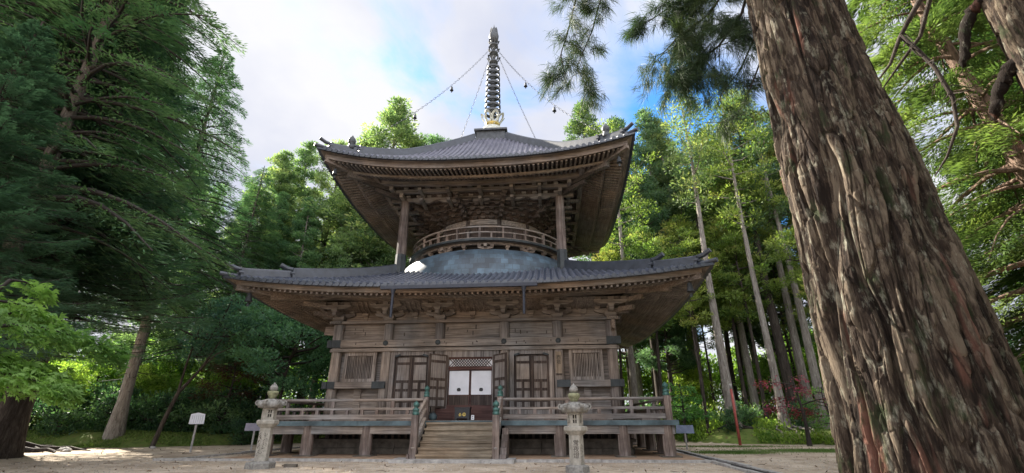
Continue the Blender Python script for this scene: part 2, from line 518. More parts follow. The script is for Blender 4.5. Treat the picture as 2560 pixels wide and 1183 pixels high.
def bark(name, dark, mid, pale, moss=None, lichen=None, red=None, sc=(9, 9, 1.3), bstr=.9, plates=False):
    m, t, b, L = new_mat(name)
    tc = t.nodes.new('ShaderNodeTexCoord')
    v = mapping(t, L, tc.outputs['Object'], sc)
    n1 = noise(t, L, v, 1.5, 7, .65, .4)
    c = ramp(t, [(.30, dark), (.5, mid), (.72, pale)])
    if plates:   # every flake of bark has weathered to its own tone
        pa = t.nodes.new('ShaderNodeAttribute'); pa.attribute_name = 'plate'
        ma = t.nodes.new('ShaderNodeMath'); ma.operation = 'MULTIPLY_ADD'; L(pa.outputs['Fac'], ma.inputs[0]); ma.inputs[1].default_value = .55; ma.inputs[2].default_value = -.27
        mb2 = t.nodes.new('ShaderNodeMath'); mb2.operation = 'ADD'; L(ma.outputs[0], mb2.inputs[0]); L(n1.outputs[0], mb2.inputs[1])
        L(mb2.outputs[0], c.inputs[0])
    else:
        L(n1.outputs[0], c.inputs[0])
    col = c.outputs[0]
    if red:
        nr = noise(t, L, mapping(t, L, tc.outputs['Object'], (3.2, 3.2, .45), (3, 1, 0)), 1.3, 4, .5)
        rr = ramp(t, [(.60, (0, 0, 0)), (.66, (.75, .75, .75))]); L(nr.outputs[0], rr.inputs[0])
        col = mixc(t, L, rr.outputs[0], col, mixc(t, L, n1.outputs[0], tuple(x * .5 for x in red), red))
    if lichen:
        nl = noise(t, L, mapping(t, L, tc.outputs['Object'], (6, 6, 2.2), (9, 4, 2)), 2.0, 6, .7)
        rl = ramp(t, [(.55, (0, 0, 0)), (.70, (.75, .75, .75))]); L(nl.outputs[0], rl.inputs[0])
        col = mixc(t, L, rl.outputs[0], col, lichen)
    if moss:
        nm = noise(t, L, mapping(t, L, tc.outputs['Object'], (4, 4, 1.6), (1, 7, 5)), 1.5, 6, .7)
        rm = ramp(t, [(.56, (0, 0, 0)), (.66, (.8, .8, .8))]); L(nm.outputs[0], rm.inputs[0])
        col = mixc(t, L, rm.outputs[0], col, moss)
    L(col, b.inputs['Base Color'])
    b.inputs['Roughness'].default_value = .92
    b.inputs['Specular IOR Level'].default_value = .15
    nb = noise(t, L, mapping(t, L, tc.outputs['Object'], tuple(x * 2.4 for x in sc)), 1.5, 6, .7)
    bump(t, L, b, nb.outputs[0], bstr, .03)
    return m


M['bark_big'] = bark('furrowed_cedar_bark', (.012, .0082, .006), (.041, .029, .021), (.128, .100, .071), (.026, .036, .015), (.30, .29, .22), (.22, .105, .075), (30, 30, 4.5), .6, True)
M['bark_right'] = bark('reddish_cedar_bark', (.05, .034, .026), (.17, .115, .085), (.27, .20, .15), (.04, .06, .025), None, (.33, .16, .11), (12, 12, 1.6))
M['bark_grey'] = bark('grey_conifer_bark', (.07, .06, .052), (.20, .175, .15), (.33, .30, .265), None, (.38, .38, .33), None, (9, 9, 1.0))
M['bark_mid'] = bark('brown_conifer_bark', (.035, .028, .024), (.10, .084, .07), (.18, .155, .13), None, (.20, .20, .17), None, (9, 9, 1.0))
M['bark_dark'] = bark('dark_forest_bark', (.018, .014, .012), (.05, .04, .033), (.10, .085, .07), None, None, None, (9, 9, 1.2))
M['twig'] = plain('brown_twig', (.10, .072, .05), .9, 0, .4, 10, .2)
M['twig_dark'] = plain('dark_twig', (.030, .024, .020), .9, 0, .4, 10, .2)


# ------------------------------------------------------------------ ground
EDGE = np.array([(-200, -30), (-60, -16), (-40, -7), (-24, -1.6), (-18.5, -.6), (-16, 1.0), (-12, 5), (-9, 10), (-4, 14), (3, 14.5), (8, 13), (11, 6.5), (13.2, 3.8), (17, 3.2), (20, 1.0), (26, -4), (40, -12), (80, -25), (200, -40)], float)


def edge_y(x):
    return np.interp(x, EDGE[:, 0], EDGE[:, 1])


def smooth(a, b, x):
    t = np.clip((x - a) / (b - a), 0, 1)
    return t * t * (3 - 2 * t)


def vnoise(x, y, seed=0, px=None):
    r = np.random.default_rng(seed); N = 256
    T = r.random((N, N))
    x0 = np.floor(x).astype(int); y0 = np.floor(y).astype(int); fx = x - x0; fy = y - y0
    fx = fx * fx * (3 - 2 * fx); fy = fy * fy * (3 - 2 * fy)
    m = px or N
    a = T[(x0 % m) % N, y0 % N]; b = T[((x0 + 1) % m) % N, y0 % N]; c = T[(x0 % m) % N, (y0 + 1) % N]; d = T[((x0 + 1) % m) % N, (y0 + 1) % N]
    return (a * (1 - fx) + b * fx) * (1 - fy) + (c * (1 - fx) + d * fx) * fy


def ground_h(x, y):
    x = np.asarray(x, float); y = np.asarray(y, float)
    d = y - edge_y(x)
    h = (.62 * smooth(0, 2.2, d) + .025 * np.clip(d - 2, 0, 60)) + .25 * smooth(.5, 3, d) * (vnoise(x * .35 + 50, y * .35 + 50, 3) - .4)
    return h + .012 * (vnoise(x * 1.5 + 99, y * 1.5 + 99, 4) - .5) - .03


def gh(x, y):
    return float(ground_h(np.array([x]), np.array([y]))[0])


def ground_mat():
    m, t, b, L = new_mat('sandy_ground')
    tc = t.nodes.new('ShaderNodeTexCoord')
    P = tc.outputs['Object']
    n1 = noise(t, L, P, .55, 6, .6)
    n2 = noise(t, L, P, 26, 4, .7)
    n3 = noise(t, L, P, 3.2, 6, .65)
    sand = ramp(t, [(.34, (.31, .25, .19)), (.5, (.43, .355, .275)), (.66, (.54, .46, .37))]); L(n1.outputs[0], sand.inputs[0])
    g = ramp(t, [(.3, (.74, .73, .72)), (.7, (1.2, 1.2, 1.2))]); L(n2.outputs[0], g.inputs[0])
    sandc = mixc(t, L, 1.0, sand.outputs[0], g.outputs[0], 'MULTIPLY')
    g3 = ramp(t, [(.34, (.70, .67, .63)), (.5, (1.0, .99, .97)), (.66, (1.14, 1.13, 1.12))]); L(n3.outputs[0], g3.inputs[0])
    sandc = mixc(t, L, 1.0, sandc, g3.outputs[0], 'MULTIPLY')
    mossr = ramp(t, [(.3, (.05, .07, .02)), (.5, (.12, .165, .04)), (.68, (.13, .11, .05))]); L(n3.outputs[0], mossr.inputs[0])
    a1 = t.nodes.new('ShaderNodeAttribute'); a1.attribute_name = 'forest'
    a2 = t.nodes.new('ShaderNodeAttribute'); a2.attribute_name = 'lawn'
    lawnr = ramp(t, [(.3, (.05, .095, .024)), (.7, (.13, .18, .05))]); L(n2.outputs[0], lawnr.inputs[0])

    def mask(a, lo, hi, amp):
        s = t.nodes.new('ShaderNodeMath'); s.operation = 'MULTIPLY_ADD'
        L(n3.outputs[0], s.inputs[0]); s.inputs[1].default_value = amp; L(a.outputs['Fac'], s.inputs[2])
        r = t.nodes.new('ShaderNodeMapRange'); L(s.outputs[0], r.inputs[0]); r.inputs[1].default_value = lo; r.inputs[2].default_value = hi
        return r.outputs[0]
    col = mixc(t, L, mask(a2, .65, .95, .6), sandc, lawnr.outputs[0])
    col = mixc(t, L, mask(a1, .55, .8, .5), col, mossr.outputs[0])
    L(col, b.inputs['Base Color'])
    b.inputs['Roughness'].default_value = .95
    b.inputs['Specular IOR Level'].default_value = .1
    bump(t, L, b, n2.outputs[0], .6, .03)
    return m


def build_ground():
    xs = np.unique(np.concatenate([np.arange(-40, 40.1, .5), -40 - np.geomspace(2, 760, 26), 40 + np.geomspace(2, 760, 26)]))
    ys = np.unique(np.concatenate([np.arange(-32, 50.1, .5), -32 - np.geomspace(2, 760, 26), 50 + np.geomspace(2, 760, 26)]))
    X, Y = np.meshgrid(xs, ys, indexing='ij')
    Z = ground_h(X, Y)
    V = np.stack([X, Y, Z], -1).reshape(-1, 3)
    nx, ny = len(xs), len(ys)
    i, j = np.meshgrid(np.arange(nx - 1), np.arange(ny - 1), indexing='ij')
    a = (i * ny + j).ravel()
    F = np.stack([a, a + ny, a + ny + 1, a + 1], -1)
    forest = smooth(-.5, .6, Y - edge_y(X)).ravel()
    lawn = np.zeros_like(X)
    for (cx, cy_, rx, ry, amp) in ((16.0, -2.0, 6.5, 1.9, .85), (10.2, -3.4, 2.2, 1.3, .75), (11.5, 1.2, 4.0, 1.0, .5), (17.5, -7.5, 5.0, 1.6, .6), (-9.2, -3.0, 1.2, 4.5, .35), (-13, -1.5, 3, .8, .35), (12.6, -15.0, 3.5, 2.2, .35)):
        lawn = np.maximum(lawn, amp * np.exp(-(((X - cx) / rx) ** 2 + ((Y - cy_) / ry) ** 2)))
    me = fast_mesh('ground', V, F, ground_mat(), 4, {'forest': forest, 'lawn': lawn.ravel()}, True)
    o = link('ground', me); tag(o, kind='structure')


build_ground()


def kerb_run(name, pts, w, z0, z1, mat, seg=1.1):
    """a row of kerb stones with small joints"""
    mb = MB(); rr = random.Random(4)
    for (p, q) in zip(pts[:-1], pts[1:]):
        p, q = Vector((*p, 0)), Vector((*q, 0)); d = q - p; n = max(1, int(d.length / seg)); u = d.normalized()
        for k in range(n):
            a = p + d * (k / n) + u * .008; c = p + d * ((k + 1) / n) - u * .008
            dz = rr.uniform(-.012, .012); off = u.cross(Vector((0, 0, 1))) * rr.uniform(-.012, .012)
            mb.bar(a + off + Vector((0, 0, (z0 + z1 + dz) / 2)), c + off + Vector((0, 0, (z0 + z1 + dz) / 2)), w, z1 - z0 + dz)
    o = mb.build(name, mat); tag(o, kind='structure')
    return o


kerb_run('kerb_front', [(-10.2, -8.25), (8.05, -8.42)], .24, -.12, .045, M['kerb'])
kerb_run('kerb_right', [(7.92, -8.3), (7.92, 10.5)], .16, -.12, .035, M['kerb'])
kerb_run('kerb_right_outer', [(8.36, -13.6), (8.36, 10.5)], .16, -.12, .04, M['kerb'])
kerb_run('kerb_right_inner', [(7.95, -13.6), (7.95, -8.55)], .14, -.12, .03, M['kerb'])
kerb_run('kerb_left', [(-9.6, -8.1), (-8.9, 10.5)], .16, -.12, .04, M['kerb'])
o = MB().box(8.02, 8.28, -13.6, 10.5, -.2, .004).build('drain_channel', M['void']); tag(o, kind='structure')
o = MB().box(-7.85, 7.83, -8.1, 7.8, -.2, .05).build('pagoda_plinth_ground', plain('brown_earth', (.30, .205, .135), .95, 0, .3, 4, .5, .1)); tag(o, kind='structure')


# ------------------------------------------------------------------ pagoda
PAG = thing('pagoda', 'two-storey weathered wooden pagoda with tiled roofs, round white-blue dome and tall ringed spire', 'pagoda', (0, 0, 0))
W = 5.6
XS = [-5.6, -3.48, -1.33, 1.33, 3.48, 5.6]


def rot_copies(o, ks=(1, 2, 3)):
    return [copy_child(o, o.parent, None, k * math.pi / 2) for k in ks]


# stone base under the veranda
mb = MB()
for row in range(2):
    z0, z1 = .05 + row * .21, .05 + row * .21 + .2
    n = 11
    for k in range(n):
        a = -6.0 + 12.0 * k / n; mb.box(a + .006, a + 12.0 / n - .006, -6.0 - (.06 if row == 0 else 0), -5.6, z0, z1)
mb.box(-6.08, 6.08, -6.12, -5.55, .462, .56)
e = mb.build('foundation_stone', M['stone_dark'], PAG); rot_copies(e)
mb = MB()
for k in range(44):
    x = -5.5 + 11.0 * k / 43; mb.box(x - .05, x + .05, -5.66, -5.60, .56, 1.0)
e = mb.build('underfloor_lattice', M['wood_dark'], PAG); rot_copies(e)
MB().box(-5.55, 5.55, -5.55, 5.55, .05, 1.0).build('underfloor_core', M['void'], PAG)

# veranda
mb = MB()
ch = .02
rr = random.Random(3)
x = -7.3
mb.box(-7.3, 7.3, -7.3, 7.3, 1.1, 1.2).build('veranda_floor', M['wood_y'], PAG)
mb = MB()
for k in range(12):
    a = -7.38 + k * 14.76 / 12; mb.box(a + .003, a + 14.76 / 12 - .003, -7.38, -7.30, 1.03, 1.19)
e = mb.build('floor_edging', M['copper'], PAG); rot_copies(e)
mb = MB()
for (a, c) in ((-7.25, -1.5), (1.5, 7.25)):
    mb.box(a, c, -7.27, -7.05, .76, 1.035)
mb.explode('veranda_beam', M['wood_x'], PAG)
e2 = MB().box(-7.04, 7.04, -7.26, -7.06, .76, 1.03).build('veranda_beam', M['wood_x'], PAG); e2.rotation_euler = (0, 0, math.pi / 2); rot_copies(e2, (2, 3))


def post_mesh():
    m_ = MB(); m_.lathe([(.20, .06), (.21, .3), (.205, .9), (.20, 1.03)], 8, rot=.5)
    return m_


vp = post_mesh().build('veranda_post', M['wood_grey_z'], PAG, False)
spots = []
for xx in (-7.02, -5.54, -3.39, 3.39, 5.54, 7.02):
    spots.append((xx, -7.14))
for k in (1, 2, 3):
    for xx in (-5.54, -3.39, -1.3, 1.3, 3.39, 5.54, 7.02 if k < 3 else 99):
        if xx < 50:
            v = R4[k] @ Vector((xx, -7.14, 0)); spots.append((v.x, v.y))
vp.location = (*spots[0], 0)
for s in spots[1:]:
    copy_child(vp, PAG, (*s, 0))
mb = MB()
for s in spots:
    mb.box(s[0] - .32, s[0] + .32, s[1] - .32, s[1] + .32, -.05, .085)
mb.explode('footing_stone', M['stone_dark'], PAG)


def giboshi(z, s=1.0):
    m_ = MB()
    m_.lathe([(.125 * s, z), (.135 * s, z + .02), (.135 * s, z + .10 * s), (.105 * s, z + .12 * s), (.13 * s, z + .15 * s), (.13 * s, z + .23 * s), (.075 * s, z + .25 * s), (.07 * s, z + .29 * s),
              (.115 * s, z + .33 * s), (.125 * s, z + .39 * s), (.10 * s, z + .45 * s), (.045 * s, z + .49 * s), (.008 * s, z + .53 * s)], 14)
    return m_


def newel(x, y, z0, z1, s=1.0, square=True):
    m_ = MB()
    if square:
        m_.box(-.125 * s, .125 * s, -.125 * s, .125 * s, z0, z1)
    else:
        m_.lathe([(.12 * s, z0), (.12 * s, z1)], 12)
    o_ = m_.build('newel_post', M['wood_grey_z'], PAG)
    g_ = giboshi(z1, s).build('finial', M['verdigris'], o_, True)
    o_.location = (x, y, 0)
    return o_


for xx in (-7.12, 7.12):
    n_ = newel(xx, -7.12, 1.2, 1.98, .88)
    copy_child(n_, PAG, (xx, 7.12, 0))
for xx in (-1.33, 1.33):
    newel(xx, -7.16, 1.2, 1.98, .76)
    newel(xx, -8.44, .06, 1.36, .85)


def railing(x0, x1, y):
    m_ = MB(); r_ = random.Random(7)
    m_.tube([(x0, y, 1.895), ((x0 + x1) / 2, y, 1.885), (x1, y, 1.895)], .052, 8)
    m_.box(x0, x1, y - .05, y + .05, 1.55, 1.63)
    m_.box(x0, x1, y - .075, y + .075, 1.24, 1.40)
    o_ = m_.build('railing', M['wood_grey'], PAG)
    q = MB(); n = int((x1 - x0) / .52)
    for k in range(1, n):
        xx = x0 + (x1 - x0) * k / n
        top = 1.85 if k % 4 == 0 else 1.55
        q.box(xx - .055, xx + .055, y - .05, y + .05, 1.40, 1.55)
        if k % 4 == 0:
            q.box(xx - .06, xx + .06, y - .055, y + .055, 1.63, 1.845)
        if k % 3 == 0:
            q.box(xx - .25, xx + .25, y - .06, y + .06, 1.2, 1.24)
    q.explode('baluster', M['wood_grey_z'], o_)
    return o_


ra = railing(-7.0, -1.44, -7.13)
rb = railing(1.44, 7.0, -7.13)
rc_ = railing(-7.0, 7.0, -7.13); rc_.rotation_euler = (0, 0, math.pi / 2); rot_copies(rc_, (2, 3))

# stairs
for k in range(6):
    y0 = -8.58 + k * .225
    zt = .19 + k * .19
    m_ = MB(); m_.box(-1.22, 1.22, y0, y0 + .30, zt - .06, zt)
    m_.box(-1.2, 1.2, y0 + .035, y0 + .07, max(.03, zt - .20), zt - .06)
    if k < 5:
        for sx in (-1, 1):
            a, c = sorted((sx * 1.46, sx * (1.66 if sx > 0 else 1.52)))
            MB().box(a, c, y0 + .02, y0 + .30, .05, zt).build('stair_side_block', M['wood_grey_z'], PAG)
    m_.build('step', M['wood_step'], PAG)
MB().box(-1.95, 1.95, -8.95, -7.9, -.06, .065).build('landing_stone', M['kerb'], PAG)
for sx in (-1, 1):
    x = sx * 1.33
    m_ = MB()
    m_.bar((x, -8.40, 1.22), (x, -7.2, 1.9), .09, .10)
    m_.bar((x, -8.40, .86), (x, -7.2, 1.58), .08, .08)
    m_.bar((x, -8.5, .28), (x, -7.2, 1.2), .11, .24)
    m_.build('stair_rail', M['wood_grey'], PAG)

# columns, walls
colm = MB().lathe([(.205, 1.2), (.205, 5.0)], 16).build('column', M['wood_z'], PAG, True)
first = True
for k in range(4):
    for x in XS[:5]:
        v = R4[k] @ Vector((x, -W, 0))
        if first:
            colm.location = (v.x, v.y, 0); first = False
        else:
            copy_child(colm, PAG, (v.x, v.y, 0))
MB().box(-5.5, 5.42, -5.48, -5.42, 1.2, 6.5).explode('wall', M['wood_x'], PAG, True)
# horizontal ties
B = lambda n_, m_, *bx: rot_copies(MB_multi(bx).build(n_, M[m_], PAG))


def MB_multi(bx):
    m_ = MB()
    for q in bx:
        m_.box(*q)
    return m_


e = MB_multi([(-5.92, 5.92, -5.90, -5.74, 3.97, 4.26)]).build('tie_beam', M['wood_x'], PAG); rot_copies(e)
e = MB_multi([(-5.74, 5.74, -5.85, -5.70, 3.80, 3.93)]).build('lintel_moulding', M['wood_x'], PAG); rot_copies(e)
e = MB_multi([(-5.6, 5.6, -5.58, -5.50, 4.26, 4.93)]).build('frieze_panel', M['wood_x'], PAG); rot_copies(e)
e = MB_multi([(-5.95, 5.95, -5.88, -5.45, 4.93, 5.04)]).build('wall_plate', M['wood_x'], PAG); rot_copies(e)
e = MB_multi([(-5.4, -1.5, -5.76, -5.55, 1.2, 1.42), (1.5, 5.4, -5.76, -5.55, 1.2, 1.42)]).explode('ground_sill', M['wood_x'], PAG, True)
e = MB_multi([(x - .17, x + .17, -5.72, -5.58, 4.265, 4.925) for x in XS[1:5]] + [(-5.8, -5.46, -5.74, -5.58, 4.265, 4.925), (5.46, 5.8, -5.74, -5.58, 4.265, 4.925)]).explode('frieze_strut', M['wood_z'], PAG, True)
# dark iron-clad ends and bosses of the ties
mb = MB()
for s in (-1, 1):
    a, c = sorted((s * 5.36, s * 5.925)); mb.box(a, c, -5.906, -5.735, 3.965, 4.265)
for x in XS[1:5]:
    mb.lathe([(.11, 0), (.11, .03), (.05, .05)], 8)
    n = 8 * 3
    vs_ = mb.v[-n:]
    mb.v[-n:] = [(x + p[0], -5.90 - p[2], 4.12 + p[1]) for p in vs_]
mb.explode('metal_boss', M['copper_dark'], PAG, True)
for (a, c) in ((-5.92, -3.38), (3.38, 5.92)):
    e = MB().box(a, c, -5.88, -5.72, 2.38, 2.63).build('waist_beam', M['wood_x'], PAG)
    m_ = MB()
    for (p, q) in ((a - .006, a + .52), (c - .52, c + .006)):
        m_.box(p, q, -5.886, -5.715, 2.374, 2.636)
    m_.explode('beam_end_plate', M['copper_dark'], e)
    rot_copies(e)


def window(cx):
    x0, x1 = cx - .66, cx + .66
    f = MB_multi([(x0, x0 + .13, -5.70, -5.52, 2.63, 3.80), (x1 - .13, x1, -5.70, -5.52, 2.63, 3.80), (x0 + .13, x1 - .13, -5.70, -5.52, 3.66, 3.80), (x0 + .13, x1 - .13, -5.70, -5.52, 2.63, 2.76),
                  ]).build('window', M['wood_z'], PAG)
    m_ = MB(); r_ = random.Random(int(cx * 10) + 50)
    for k in range(17):
        x = x0 + .16 + (x1 - x0 - .32) * k / 16
        m_.bar((x, -5.62 + r_.uniform(-.01, .01), 2.76), (x + r_.uniform(-.012, .012), -5.62, 3.66), .035, .035, (0, 1, 0))
    m_.build('slat_grille', M['wood_z'], f)
    MB().box(x0 + .13, x1 - .13, -5.56, -5.50, 2.76, 3.66).build('window_shutter', M['wood_dark'], f)
    m_ = MB_multi([(cx - .14, cx + .14, -5.62, -5.48, 1.42, 2.38), (cx - .9, cx + .9, -5.54, -5.48, 1.6, 2.2)]).build('wainscot', M['wood_x'], f)
    return f


for cx in (-4.54, 4.54):
    f = window(cx); rot_copies(f)


def leaf_mb(w, z0, z1, t=.06):
    """panelled door leaf in its own plane, hinge edge at x=0"""
    m_ = MB(); st = .09
    m_.box(0, st, 0, t, z0, z1); m_.box(w - st, w, 0, t, z0, z1)
    H = z1 - z0
    lev = [0, .16, .36, .52, .86, 1.0]
    for l in lev:
        zc = z0 + H * l
        a, c = max(z0, zc - .05), min(z1, zc + .05)
        m_.box(st, w - st, .003, t - .003, a, c)
    for (l0, l1) in ((.0, .16), (.16, .36), (.36, .52)):
        m_.box(w / 2 - .05, w / 2 + .05, .006, t - .006, z0 + H * l0 + .05, z0 + H * l1 - .05)
    return m_


def leaf_panel_mb(w, z0, z1):
    m_ = MB(); H = z1 - z0
    for (l0, l1) in ((.0, .16), (.16, .36), (.36, .52), (.52, .86), (.86, 1.0)):
        m_.box(.09, w - .09, .022, .042, z0 + H * l0 + .02, z0 + H * l1 - .02)
    return m_


def door(cx, wd, rz=0.0):
    x0, x1 = cx - wd / 2, cx + wd / 2
    f = MB_multi([(x0, x0 + .17, -5.74, -5.52, 1.42, 3.80), (x1 - .17, x1, -5.74, -5.52, 1.42, 3.80), (x0 + .17, x1 - .17, -5.735, -5.52, 3.64, 3.80), (x0 + .17, x1 - .17, -5.735, -5.52, 1.42, 1.56)]).build('door', M['wood_z'], PAG)
    w = (wd - .36) / 2
    for s in (-1, 1):
        l = leaf_mb(w, 1.58, 3.62).xf(Matrix.Translation((cx - w - .004 if s < 0 else cx + .004, -5.64, 0))).build('door_leaf', M['wood_dark'], f)
        p = leaf_panel_mb(w, 1.58, 3.62).xf(Matrix.Translation((cx - w - .004 if s < 0 else cx + .004, -5.64, 0))).build('door_panel', M['wood_z'], f)
    m_ = MB()
    for s in (-1, 1):
        m_.bar((cx + s * (w - .02), -5.76, 3.60), (cx + s * (w - .22), -5.76, 3.66), .06, .07)
    m_.explode('hinge_block', M['copper_dark'], f)
    return f


for cx in (-2.405, 2.405):
    f = door(cx, 1.72); rot_copies(f)
f = door(0, 2.2); f.rotation_euler = (0, 0, math.pi / 2); rot_copies(f, (2, 3))

# central entrance with sliding paper doors
ent = MB_multi([(-1.12, -.90, -5.74, -5.52, 1.42, 3.80), (.86, 1.12, -5.74, -5.52, 1.42, 3.80), (-.90, .86, -5.735, -5.52, 3.55, 3.80)]).build('entrance', M['wood_z'], PAG)
MB_multi([(-.90, .86, -5.66, -5.50, 3.49, 3.55), (-.90, .86, -5.70, -5.50, 3.06, 3.19)]).build('threshold', M['wood_red'], ent)
MB_multi([(-1.5, 1.5, -6.1, -5.5, 1.2, 1.42), (-1.3, 1.3, -5.92, -5.5, 1.42, 1.62), (-.90, .86, -5.76, -5.5, 1.62, 1.74)]).build('doorstep', M['wood_red'], ent)
mb = MB()
for k in range(-16, 17):
    for s in (-1, 1):
        x0 = -.02 + k * .11; x1 = x0 + s * .30
        if min(x0, x1) > -.92 and max(x0, x1) < .88:
            mb.bar((x0, -5.60 + s * .006, 3.19), (x1, -5.60 + s * .006, 3.49), .03, .012, (0, 1, 0))
mb.build('diamond_lattice', M['wood_dark'], ent)
MB().box(-.89, .85, -5.575, -5.565, 3.19, 3.49).build('lattice_backing', M['white'], ent)
for (a, c, yy) in ((-.885, -.035, -5.62), (-.01, .845, -5.60)):
    p = MB().box(a + .03, c - .03, yy, yy + .03, 2.13, 3.03).build('sliding_panel', M['panel'], PAG)
    MB_multi([(a, a + .03, yy - .006, yy + .036, 1.74, 3.06), (c - .03, c, yy - .006, yy + .036, 1.74, 3.06), (a + .03, c - .03, yy - .006, yy + .036, 3.03, 3.06), (a + .03, c - .03, yy - .006, yy + .036, 2.10, 2.13)]).build('panel_frame', M['wood_red'], p)
    m_ = MB()
    for k in range(16):
        x = a + .03 + (c - a - .06) * k / 16
        m_.box(x + .002, x + (c - a - .06) / 16 - .002, yy, yy + .03, 1.74, 2.10)
    m_.build('lower_boards', M['wood_dark'], p)
    xm = (a + c) / 2
    MB_multi([(xm - .075, xm + .075, yy - .012, yy - .002, 2.27, 2.36), (xm - .05, xm + .05, yy - .0115, yy - .002, 2.255, 2.385)]).build('pull_plate', M['black'], p)
for (hx, hy, fx, fy) in ((-.95, -5.76, -1.47, -6.32), (.90, -5.76, 1.40, -6.34)):
    ang = math.atan2(fy - hy, fx - hx)
    M_ = Matrix.Translation((hx, hy, 0)) @ Matrix.Rotation(ang, 4, 'Z')
    l = leaf_mb(.86, 1.66, 3.62).xf(M_).build('open_door_leaf', M['wood_dark'], PAG)
    leaf_panel_mb(.86, 1.66, 3.62).xf(M_).build('door_panel', M['wood_z'], l)

# faded paper slips pasted on the beams
mb = MB(); rr = random.Random(21)
for k in range(64):
    row = rr.random()
    x = rr.uniform(-5.2, 5.2)
    w_, h_ = rr.uniform(.02, .045), rr.uniform(.07, .18)
    if row < .45:
        z, y = rr.uniform(4.5, 4.8), (-5.722 if min(abs(x - q) for q in XS) < .15 else -5.582)
        if .14 < min(abs(x - q) for q in XS) < .22: continue
    elif row < .75:
        z, y = rr.uniform(4.03, 4.14), -5.902
        h_ *= .6
    else:
        q = rr.choice(XS[1:5]); x = q + rr.uniform(-.1, .1); z, y = rr.uniform(4.45, 4.75), -5.722
    if z < 4.3 and abs(x) > 5.2: continue
    mb.box(x - w_ / 2, x + w_ / 2, y - .002, y + .004, z - h_ / 2, z + h_ / 2)
mb.explode('pasted_slip', M['ink_soft'], PAG)


# bracket sets
def masu(m_, x, y, z, w, h):
    """bearing block with a chamfered foot"""
    a, c = w / 2, w * .34
    m_.add([(x - c, y - c, z), (x + c, y - c, z), (x + c, y + c, z), (x - c, y + c, z), (x - a, y - a, z + h * .45), (x + a, y - a, z + h * .45), (x + a, y + a, z + h * .45), (x - a, y + a, z + h * .45),
            (x - a, y - a, z + h), (x + a, y - a, z + h), (x + a, y + a, z + h), (x - a, y + a, z + h)],
           [(3, 2, 1, 0), (8, 9, 10, 11)] + [(i + o, (i + 1) % 4 + o, (i + 1) % 4 + 4 + o, i + 4 + o) for o in (0, 4) for i in range(4)])


def arm(m_, x, y, z, half, w, h):
    """bracket arm along x with rounded under-ends"""
    P_ = [(-half, h), (-half, h * .55), (-half * .82, h * .2), (-half * .6, 0), (half * .6, 0), (half * .82, h * .2), (half, h * .55), (half, h)]
    n = len(P_)
    m_.add([(x + a, y - w / 2, z + c) for a, c in P_] + [(x + a, y + w / 2, z + c) for a, c in P_],
           [tuple(range(n)), tuple(range(2 * n - 1, n - 1, -1))] + [(i, i + n, (i + 1) % n + n, (i + 1) % n) for i in range(n)])


def bracket_mb():
    m_ = MB()
    masu(m_, 0, 0, 5.045, .46, .24)
    arm(m_, 0, 0, 5.22, .62, .16, .17)
    m_.box(-.08, .08, -.72, .1, 5.215, 5.375)
    for x in (-.48, 0, .48):
        masu(m_, x, -.0, 5.395, .23, .16)
    masu(m_, 0, -.62, 5.36, .26, .15)
    arm(m_, 0, -.62, 5.475, .66, .15, .15)
    for x in (-.5, 0, .5):
        masu(m_, x, -.62, 5.60, .22, .13)
    arm(m_, 0, 0, 5.555, .62, .14, .15)
    m_.box(-.075, .075, -.66, .05, 5.545, 5.70)
    return m_


bk = bracket_mb().build('bracket_set', M['wood_warm'], PAG)
bk.location = (XS[0], -W - .05, 0)
first = True
for k in range(4):
    for x in XS:
        v = R4[k] @ Vector((x, -W - .05, 0))
        if first:
            bk.location = v; first = False
        else:
            copy_child(bk, PAG, v, k * math.pi / 2)
# corner diagonal arms
mb = MB()
mb.bar((-5.5, -5.5, 5.29), (-6.42, -6.42, 5.29), .15, .16); mb.bar((-5.5, -5.5, 5.62), (-6.75, -6.75, 5.62), .15, .16)
mb.bar((-5.4, -5.64, 4.62), (-6.2, -5.64, 4.70), .12, .34)
mb.explode('corner_arm', M['wood_warm'], PAG, True)
# between-bay struts with blocks
mb = MB()
for (a, c) in zip(XS[:-1], XS[1:]):
    x = (a + c) / 2
    mb.box(x - .085, x + .085, -5.60, -5.52, 5.045, 5.24); masu(mb, x, -5.60, 5.235, .26, .15)
    e = mb.build('short_strut', M['wood_warm'], PAG); rot_copies(e); mb = MB()
e = MB_multi([(-5.6, 5.6, -5.56, -5.50, 5.04, 5.75)]).build('bracket_wall', M['wood_warm'], PAG); rot_copies(e)
# curved ribs closing the bracket zone
mb = MB()
for k in range(62):
    x = -6.1 + 12.2 * k / 61
    if min(abs(x - q) for q in XS) < .72: continue
    pts = [(x, -5.62, 5.42), (x, -5.95, 5.48), (x, -6.2, 5.60), (x, -6.32, 5.73)]
    for p, q in zip(pts[:-1], pts[1:]):
        mb.bar(p, q, .05, .045)
for p, q in zip(((-5.60, 5.45), (-5.93, 5.51), (-6.18, 5.63)), ((-5.93, 5.51), (-6.18, 5.63), (-6.31, 5.76))):
    mb.add([(-abs(p[0]), p[0], p[1]), (abs(p[0]), p[0], p[1]), (abs(q[0]), q[0], q[1]), (-abs(q[0]), q[0], q[1])], [(0, 1, 2, 3)])
e = mb.build('rib_vault', M['wood_warm_y'], PAG); rot_copies(e)


# ---- eaves and roofs
class Roof:
    def __init__(s, E, ze, U, m_in, z_in, c, mw):
        s.E, s.ze, s.U, s.mi, s.zi, s.c, s.mw = E, ze, U, m_in, z_in, c, mw

    def lift(s, x, m):
        t = min(1.0, abs(x) / m)
        return s.U * t ** 2.6 * max(0.0, min(1.0, (m - s.mw) / (s.E - s.mw))) ** 1.3

    def z(s, x, m):
        q = (s.E - m) / (s.E - s.mi)
        return s.ze + (s.zi - s.ze) * (s.c * q + (1 - s.c) * q * q) + s.lift(x, m)


